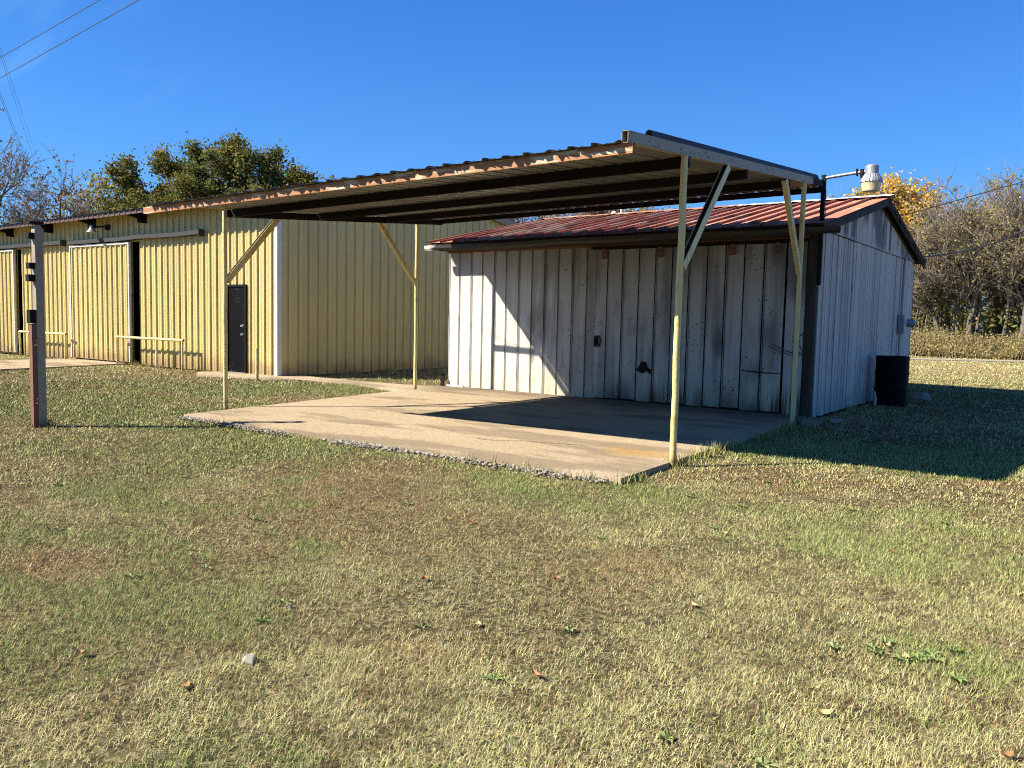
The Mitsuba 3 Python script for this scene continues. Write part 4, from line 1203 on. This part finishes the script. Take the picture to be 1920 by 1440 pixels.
# tall weeds between the gravel track and the wood, and the old fence in them
n = 30000
u, dp = rng.uniform(-7, 15, n), rng.uniform(0, 4.2, n)
PW = np.array([3.0, 34.2, -0.05])
hgt = (0.55 + 0.95 * meshkit.noise(np.stack([u * 0.9, dp * 0.9, u * 0], -1), 12)) * np.clip(0.55 + dp * 0.35, 0, 1.1)
P = PW + HW * u[:, None] + NW * dp[:, None]
tip = P + EZ * (hgt * rng.uniform(0.5, 1.15, n))[:, None] + rng.normal(0, 0.16, (n, 3)) * [1, 1, 0.2]
wv = np.cross(tip - P, rng.normal(0, 1, (n, 3)))
wv = wv / np.linalg.norm(wv, axis=1, keepdims=True) * 0.018
v = np.stack([P - wv, P + wv, tip], 1).reshape(-1, 3)
cols = 0.78 * palette(rng, n, [(0.34, 0.27, 0.13), (0.24, 0.21, 0.08), (0.28, 0.17, 0.10), (0.40, 0.35, 0.20)], (3, 3, 1.3, 2))
m = MB().add(v, np.arange(3 * n).reshape(-1, 3), np.repeat(cols, 3, 0))
nl = 26000
k_ = rng.integers(0, n, nl)
a_ = rng.uniform(0.35, 1.05, (nl, 1))
C_ = P[k_] * (1 - a_) + tip[k_] * a_ + rng.normal(0, 0.06, (nl, 3))
v, f, c_ = cards(rng, C_, 0.11, 0.78 * palette(rng, nl, [(0.36, 0.31, 0.13), (0.27, 0.25, 0.09), (0.30, 0.19, 0.11), (0.20, 0.21, 0.08)], (3, 3, 1.4, 1.5)))
m.add(v, f, c_)
k = put('tall_weeds', m, 'm_grass')
tag(k, 'band of tall golden weeds before the wood', 'weeds', kind='stuff')
for q, (px_, h) in enumerate(((-0.75, 1.35), (-0.35, 1.3), (0.5, 1.35), (1.25, 1.25), (2.0, 1.3), (4.2, 1.3))):
    p = PW + HW * (px_ + 0.3) + NW * 3.9
    k = put('fence_post', MB().tube([p - EZ * 0.2, p + EZ * h], 0.055, 7), 'm_bark')
    tag(k, ['first', 'second', 'third', 'fourth', 'fifth', 'sixth'][q] + ' old fence post in the weeds counted from the shed', 'fence post', 'fence posts in the weeds')

# ------------------------------------------------------------------ lawn
rng = np.random.default_rng(31)


def patch(x, y):
    p = np.stack([x, y, 0 * x], -1)
    big_ = meshkit.fbm(p * 0.42 + 11.0, 4, 41)
    mid = meshkit.fbm(p * 1.7 + 3.0, 3, 42)
    return big_, mid


STRAW, PALE, GREEN, OLV, RUST, DARK = (0.44, 0.39, 0.175), (0.57, 0.535, 0.29), (0.18, 0.25, 0.075), (0.34, 0.36, 0.14), (0.30, 0.185, 0.095), (0.12, 0.09, 0.05)
greens = [(6.6, -6.9, 0.5, 0.35), (7.3, -7.2, 0.8, 0.4), (10.5, -8.8, 0.35, 0.25), (7.5, -1.9, 0.6, 0.9), (-1.0, -2.2, 1.5, 0.6), (-2.0, -4.2, 0.4, 0.3), (7.9, -6.6, 0.5, 0.4), (8.0, -3.6, 0.9, 0.7), (4.4, -6.75, 0.3, 0.15), (5.0, -6.75, 0.3, 0.12), (-3.7, -2.4, 0.6, 0.25), (5.9, -6.7, 0.3, 0.12), (4.0, -6.68, 0.3, 0.12)]


def greenness(x, y):
    big_, mid = patch(x, y)
    g_ = np.clip((big_ - 0.50) * 5.5 + (mid - 0.5) * 2.6 + 0.30, 0.03, 0.75)
    for cx, cy, rx, ry in greens:
        g_ = np.maximum(g_, 1.1 * np.exp(-((x - cx) / rx) ** 2 - ((y - cy) / ry) ** 2))
    g_ = g_ * np.where(y > 9, 0.35, 1.0)          # the far lawn has gone to straw
    return np.clip(g_, 0, 1)


def blades(r0, r1, dens, length, width, bent, amax=0.86):
    area = amax * (r1 * r1 - r0 * r0)
    n = int(area * dens)
    r_ = np.sqrt(rng.uniform(r0 * r0, r1 * r1, n))
    a0 = math.atan2(FWD[1], FWD[0])
    an = a0 + rng.uniform(-amax, amax, n)
    x, y = CAM[0] + r_ * np.cos(an), CAM[1] + r_ * np.sin(an)
    ok = ~shapely.contains_xy(hard, x, y)
    # the track's other side of the far weeds needs no lawn
    ok &= ((np.stack([x, y], -1) - PW[:2]) @ NW[:2]) < 0.6
    p = np.stack([x, y, 0 * x], -1)
    thin = meshkit.fbm(p * 2.6, 3, 77)
    ok &= rng.random(n) < np.clip(0.74 + (thin - 0.40) * 3.0, 0.5, 1.0)
    x, y = x[ok], y[ok]
    n = len(x)
    g_ = greenness(x, y)
    _, mid = patch(x * 1.3 + 50, y * 1.3)
    isg = rng.random(n) < g_ * 0.85
    L_ = length * rng.uniform(0.5, 1.4, n) * np.where(isg, 1.1, 0.95) * (0.7 + 0.6 * mid)
    # taller growth along hard edges
    base = np.stack([x, y, lawn_z(x, y) - 0.006], -1)
    a_ = rng.uniform(0, 2 * np.pi, n)
    lean = rng.uniform(0.45, 1.9, n) * np.where(isg, 0.8, 1.1)
    hd = np.stack([np.cos(a_), np.sin(a_), 0 * a_], -1)
    up_ = np.stack([0 * a_, 0 * a_, np.ones(n)], -1)
    d1 = hd * np.sin(lean * 0.55)[:, None] + up_ * np.cos(lean * 0.55)[:, None]
    d2 = hd * np.sin(lean)[:, None] + up_ * np.maximum(np.cos(lean), 0.0)[:, None]
    sidev = np.stack([-np.sin(a_), np.cos(a_), 0 * a_], -1) * (width * rng.uniform(0.6, 1.3, n))[:, None] * 0.5
    cn = meshkit.noise(np.stack([x * 6.5, y * 6.5, 0 * x + 9], -1), 55) * 0.6 + meshkit.noise(np.stack([x * 17, y * 17, 0 * x], -1), 56) * 0.4
    st = np.clip(0.5 * rng.random(n) + 0.5 * np.clip((cn - 0.22) / 0.56, 0, 1), 0, 1)
    st = np.clip((st - 0.12) / 0.76, 0, 1)
    rustp = np.clip((meshkit.fbm(np.stack([x * 0.8, y * 0.8, 0 * x + 4], -1), 3, 52) - 0.48) * 4, 0, 1)
    col = np.where((st < 0.34)[:, None], STRAW, np.where((st < 0.54)[:, None], PALE, np.where((st < 0.76)[:, None], OLV, np.where((st < 0.87)[:, None], RUST, DARK))))
    col = np.where((rng.random(n) < rustp * 0.62)[:, None], np.array(RUST) * 1.05, col)
    col = np.where(isg[:, None], np.where((rng.random(n) < 0.55)[:, None], GREEN, OLV), col)
    col = col * rng.uniform(0.7, 1.25, (n, 1)) * rng.uniform(0.94, 1.06, (n, 3))
    if bent:
        mid_ = base + d1 * (L_ * 0.55)[:, None]
        tip = mid_ + d2 * (L_ * 0.5)[:, None]
        v = np.stack([base - sidev, base + sidev, mid_ - sidev * 0.8, mid_ + sidev * 0.8, tip], 1).reshape(-1, 3)
        f = (np.array([[0, 1, 3], [0, 3, 2], [2, 3, 4]])[None] + (np.arange(n) * 5)[:, None, None]).reshape(-1, 3)
        return v, f, np.repeat(col, 5, 0)
    tip = base + (d1 + d2) * (L_ * 0.5)[:, None]
    v = np.stack([base - sidev, base + sidev, tip], 1).reshape(-1, 3)
    return v, np.arange(3 * n).reshape(-1, 3), np.repeat(col, 3, 0)


m = MB()
for args in ((1.6, 3.4, 28000, 0.034, 0.0021, True), (3.4, 5, 24000, 0.033, 0.0029, False), (5, 7.5, 14000, 0.034, 0.0042, False), (7.5, 11, 4800, 0.036, 0.0082, False), (11, 17, 1900, 0.042, 0.0125, False), (17, 28, 460, 0.05, 0.022, False), (28, 50, 120, 0.06, 0.04, False)):
    m.add(*blades(*args))
# longer grass where the mower does not reach: along walls, posts and pad edges
edge_lines = [LineString([(0.85, -6.62), (7.6, -6.5)]), LineString([(7.6, -6.4), (7.48, -3.5), (7.36, -0.9)]), LineString([(0.8, -6.5), (0.1, -1.8)]), LineString([tuple(fy(-16, -0.1, 0)[:2]), tuple(fy(-13.2, -0.1, 0)[:2])]),
              LineString([tuple(fy(-6.2, -0.12, 0)[:2]), tuple(fy(-2.2, -0.12, 0)[:2])]), LineString([tuple(fy(0.12, 0.3, 0)[:2]), tuple(fy(0.12, 6.2, 0)[:2])]), LineString([(7.48, 0.3), (7.48, 7.3)]), LineString([(0.42, -8.2), (0.56, -8.05)]), LineString([(0.36, -5.55), (0.42, -5.4)]), LineString([(7.45, -5.3), (7.6, -5.2)])]
slab_core = slab_poly.buffer(-0.07)
dens = [90, 150, 90, 160, 160, 260, 200, 700, 500, 500]
for ln, dn in zip(edge_lines, dens):
    n = int(ln.length * dn) + 1
    pts = np.array([ln.interpolate(w * ln.length).coords[0] for w in rng.random(n)]) + rng.normal(0, 0.045, (n, 2))
    cl = meshkit.noise(np.stack([pts[:, 0] * 1.6, pts[:, 1] * 1.6, pts[:, 0] * 0], -1), 91)
    ok = (rng.random(n) < np.clip((cl - 0.42) * 4, 0.05, 1)) & ~shapely.contains_xy(slab_core, pts[:, 0], pts[:, 1])
    pts, cl = pts[ok], cl[ok]
    n = len(pts)
    b0 = np.stack([pts[:, 0], pts[:, 1], lawn_z(pts[:, 0], pts[:, 1])], -1)
    a_ = rng.uniform(0, 2 * np.pi, n)
    hd = np.stack([np.cos(a_), np.sin(a_), 0 * a_], -1)
    Lb = rng.uniform(0.05, 0.13, n) * (0.6 + 0.8 * cl)
    tip = b0 + hd * (Lb * rng.uniform(0.1, 0.7, n))[:, None] + EZ * Lb[:, None]
    sv = np.stack([-np.sin(a_), np.cos(a_), 0 * a_], -1) * 0.005
    col = np.where((rng.random(n) < 0.5)[:, None], np.array([0.14, 0.20, 0.05]), np.array([0.40, 0.32, 0.14])) * rng.uniform(0.7, 1.2, (n, 1))
    m.add(np.stack([b0 - sv, b0 + sv, tip], 1).reshape(-1, 3), np.arange(3 * n).reshape(-1, 3), np.repeat(col, 3, 0))
n = 110
rr_ = np.sqrt(rng.uniform(2.2 ** 2, 12 ** 2, n))
aa_ = math.atan2(FWD[1], FWD[0]) + rng.uniform(-0.8, 0.8, n)
rx, ry = CAM[0] + rr_ * np.cos(aa_), CAM[1] + rr_ * np.sin(aa_)
ok = ~shapely.contains_xy(hard, rx, ry) & (meshkit.noise(np.stack([rx * 0.9, ry * 0.9, 0 * rx], -1), 19) > 0.45)
rx, ry = np.concatenate([rx[ok], 10.37 + rng.normal(0, 0.22, 12), 7.7 + rng.normal(0, 0.3, 16)]), np.concatenate([ry[ok], -8.84 + rng.normal(0, 0.16, 12), -4.2 + rng.normal(0, 0.25, 16)])
for x, y_ in zip(rx, ry):
    nl = rng.integers(5, 10)
    z0 = float(lawn_z(np.array([x]), np.array([y_]))[0]) + 0.008
    g_ = np.array([[0.15, 0.21, 0.07], [0.20, 0.24, 0.10], [0.13, 0.17, 0.06]][rng.integers(0, 3)])
    for a_ in np.arange(nl) * 2 * np.pi / nl + rng.uniform(0, 1):
        Lr, wr = rng.uniform(0.025, 0.055), rng.uniform(0.006, 0.011)
        d_ = np.array([math.cos(a_), math.sin(a_), 0])
        sv = np.array([-math.sin(a_), math.cos(a_), 0]) * wr
        b0 = np.array([x, y_, z0])
        m1, tp_ = b0 + d_ * Lr * 0.6 + EZ * 0.014, b0 + d_ * Lr + EZ * 0.008
        m.add([b0, m1 - sv, tp_, m1 + sv], [(0, 1, 2), (0, 2, 3)], g_ * rng.uniform(0.8, 1.2))
k = put('lawn_grass', m, 'm_grass')
tag(k, 'short dry straw and green grass of the lawn', 'grass', kind='stuff')

# gravel along the front edge of the pad
m = MB()
import trimesh
ico = trimesh.creation.icosphere(0)
iv, if_ = np.array(ico.vertices), np.array(ico.faces)
n = 4200
w = rng.random(n)
px_, py_ = 0.95 + 6.5 * w, -6.51 + 0.11 * w - np.abs(rng.normal(0, 0.055, n)) * (0.6 + 1.2 * meshkit.noise(np.stack([w * 12, 0 * w, 0 * w], -1), 3))
cl = meshkit.noise(np.stack([px_ * 1.1, 0 * px_, 0 * px_], -1), 61)
dens_ = np.where(px_ < 4.9, 1.7 * cl - 0.2, 0.55 * cl)
for x, y_, dd in zip(px_, py_, dens_):
    if rng.random() > dd:
        continue
    s_ = 0.007 + 0.016 * rng.random() ** 2
    v = iv * (1 + 0.5 * (rng.random((len(iv), 1)) - 0.5)) * [s_, s_ * rng.uniform(0.7, 1.3), s_ * 0.7]
    m.add(v + [x, y_, -0.05 + 0.035 * rng.random()], if_)
n = 70
for x, y_ in zip(rng.uniform(7.4, 9.6, n), rng.normal(-0.5, 0.2, n)):
    s_ = rng.uniform(0.008, 0.02)
    v = iv * (1 + 0.5 * (rng.random((len(iv), 1)) - 0.5)) * [s_, s_ * rng.uniform(0.7, 1.3), s_ * 0.6]
    m.add(v + [x, y_ - 0.25 * (x - 7.4), lawn_z(x, y_) + 0.012], if_)
k = put('edge_gravel', m, 'm_gravel')
tag(k, 'loose grey gravel along the edge of the pad', 'gravel', kind='stuff')

# fallen leaves and small stones on the lawn
rs = np.random.default_rng(8)
LEAVES = [(8.03, -9.48), (8.68, -9.82), (9.60, -5.76), (8.59, -9.02), (9.35, -8.93), (10.23, -8.86), (5.78, -6.9), (7.02, -9.72), (8.23, -11.01), (10.19, -9.69), (10.32, -8.95), (7.64, -11.11), (10.75, -9.61), (5.11, -9.29), (6.3, -8.6), (8.9, -7.4), (9.9, -7.1), (4.0, -8.0), (8.9, -6.2), (7.4, -8.3), (9.2, -10.1)]
for x, y_ in LEAVES:
    L_, w_ = rs.uniform(0.035, 0.075), rs.uniform(0.020, 0.036)
    a_ = rs.uniform(0, 6.28)
    us = np.linspace(-1, 1, 7)
    v, f = [], []
    curl = rs.uniform(0.4, 0.9)
    for i_, u_ in enumerate(us):
        hw_ = w_ * 0.5 * (1 - abs(u_) ** 2.2) * (1 + 0.15 * math.sin(9 * u_))
        zc = 0.018 * (u_ * u_) * curl
        for sgn in (-1, 0, 1):
            X_, Y_ = u_ * L_ / 2, sgn * hw_
            v.append([x + X_ * math.cos(a_) - Y_ * math.sin(a_), y_ + X_ * math.sin(a_) + Y_ * math.cos(a_), lawn_z(x, y_) + 0.012 + zc + abs(sgn) * 0.014 * curl])
    for i_ in range(6):
        for j_ in (0, 1):
            f.append((i_ * 3 + j_, i_ * 3 + j_ + 1, i_ * 3 + j_ + 4, i_ * 3 + j_ + 3))
    col = np.tile(np.array([[0.34, 0.20, 0.09], [0.45, 0.31, 0.16], [0.24, 0.13, 0.06], [0.52, 0.40, 0.17]][rs.integers(0, 4)]), (len(v), 1))
    k = put('fallen_leaf', (np.array(v), np.array(f)), 'm_grass', smooth=True, color=col)
    tag(k, 'dry curled leaf lying on the lawn', 'leaf', 'fallen leaves on the lawn')
k = put('stone', rock_mesh((8.22, -10.72, -0.02), 0.034, 0.026, 0.028, 2), 'm_pale_stone')
tag(k, 'pale angular stone in the near lawn, largest of the small stones', 'stone')
k = put('stone', rock_mesh((7.82, -10.21, -0.03), 0.02, 0.016, 0.016, 6), 'm_gravel')
tag(k, 'tiny grey stone in the lawn beyond the largest pale stone', 'stone')
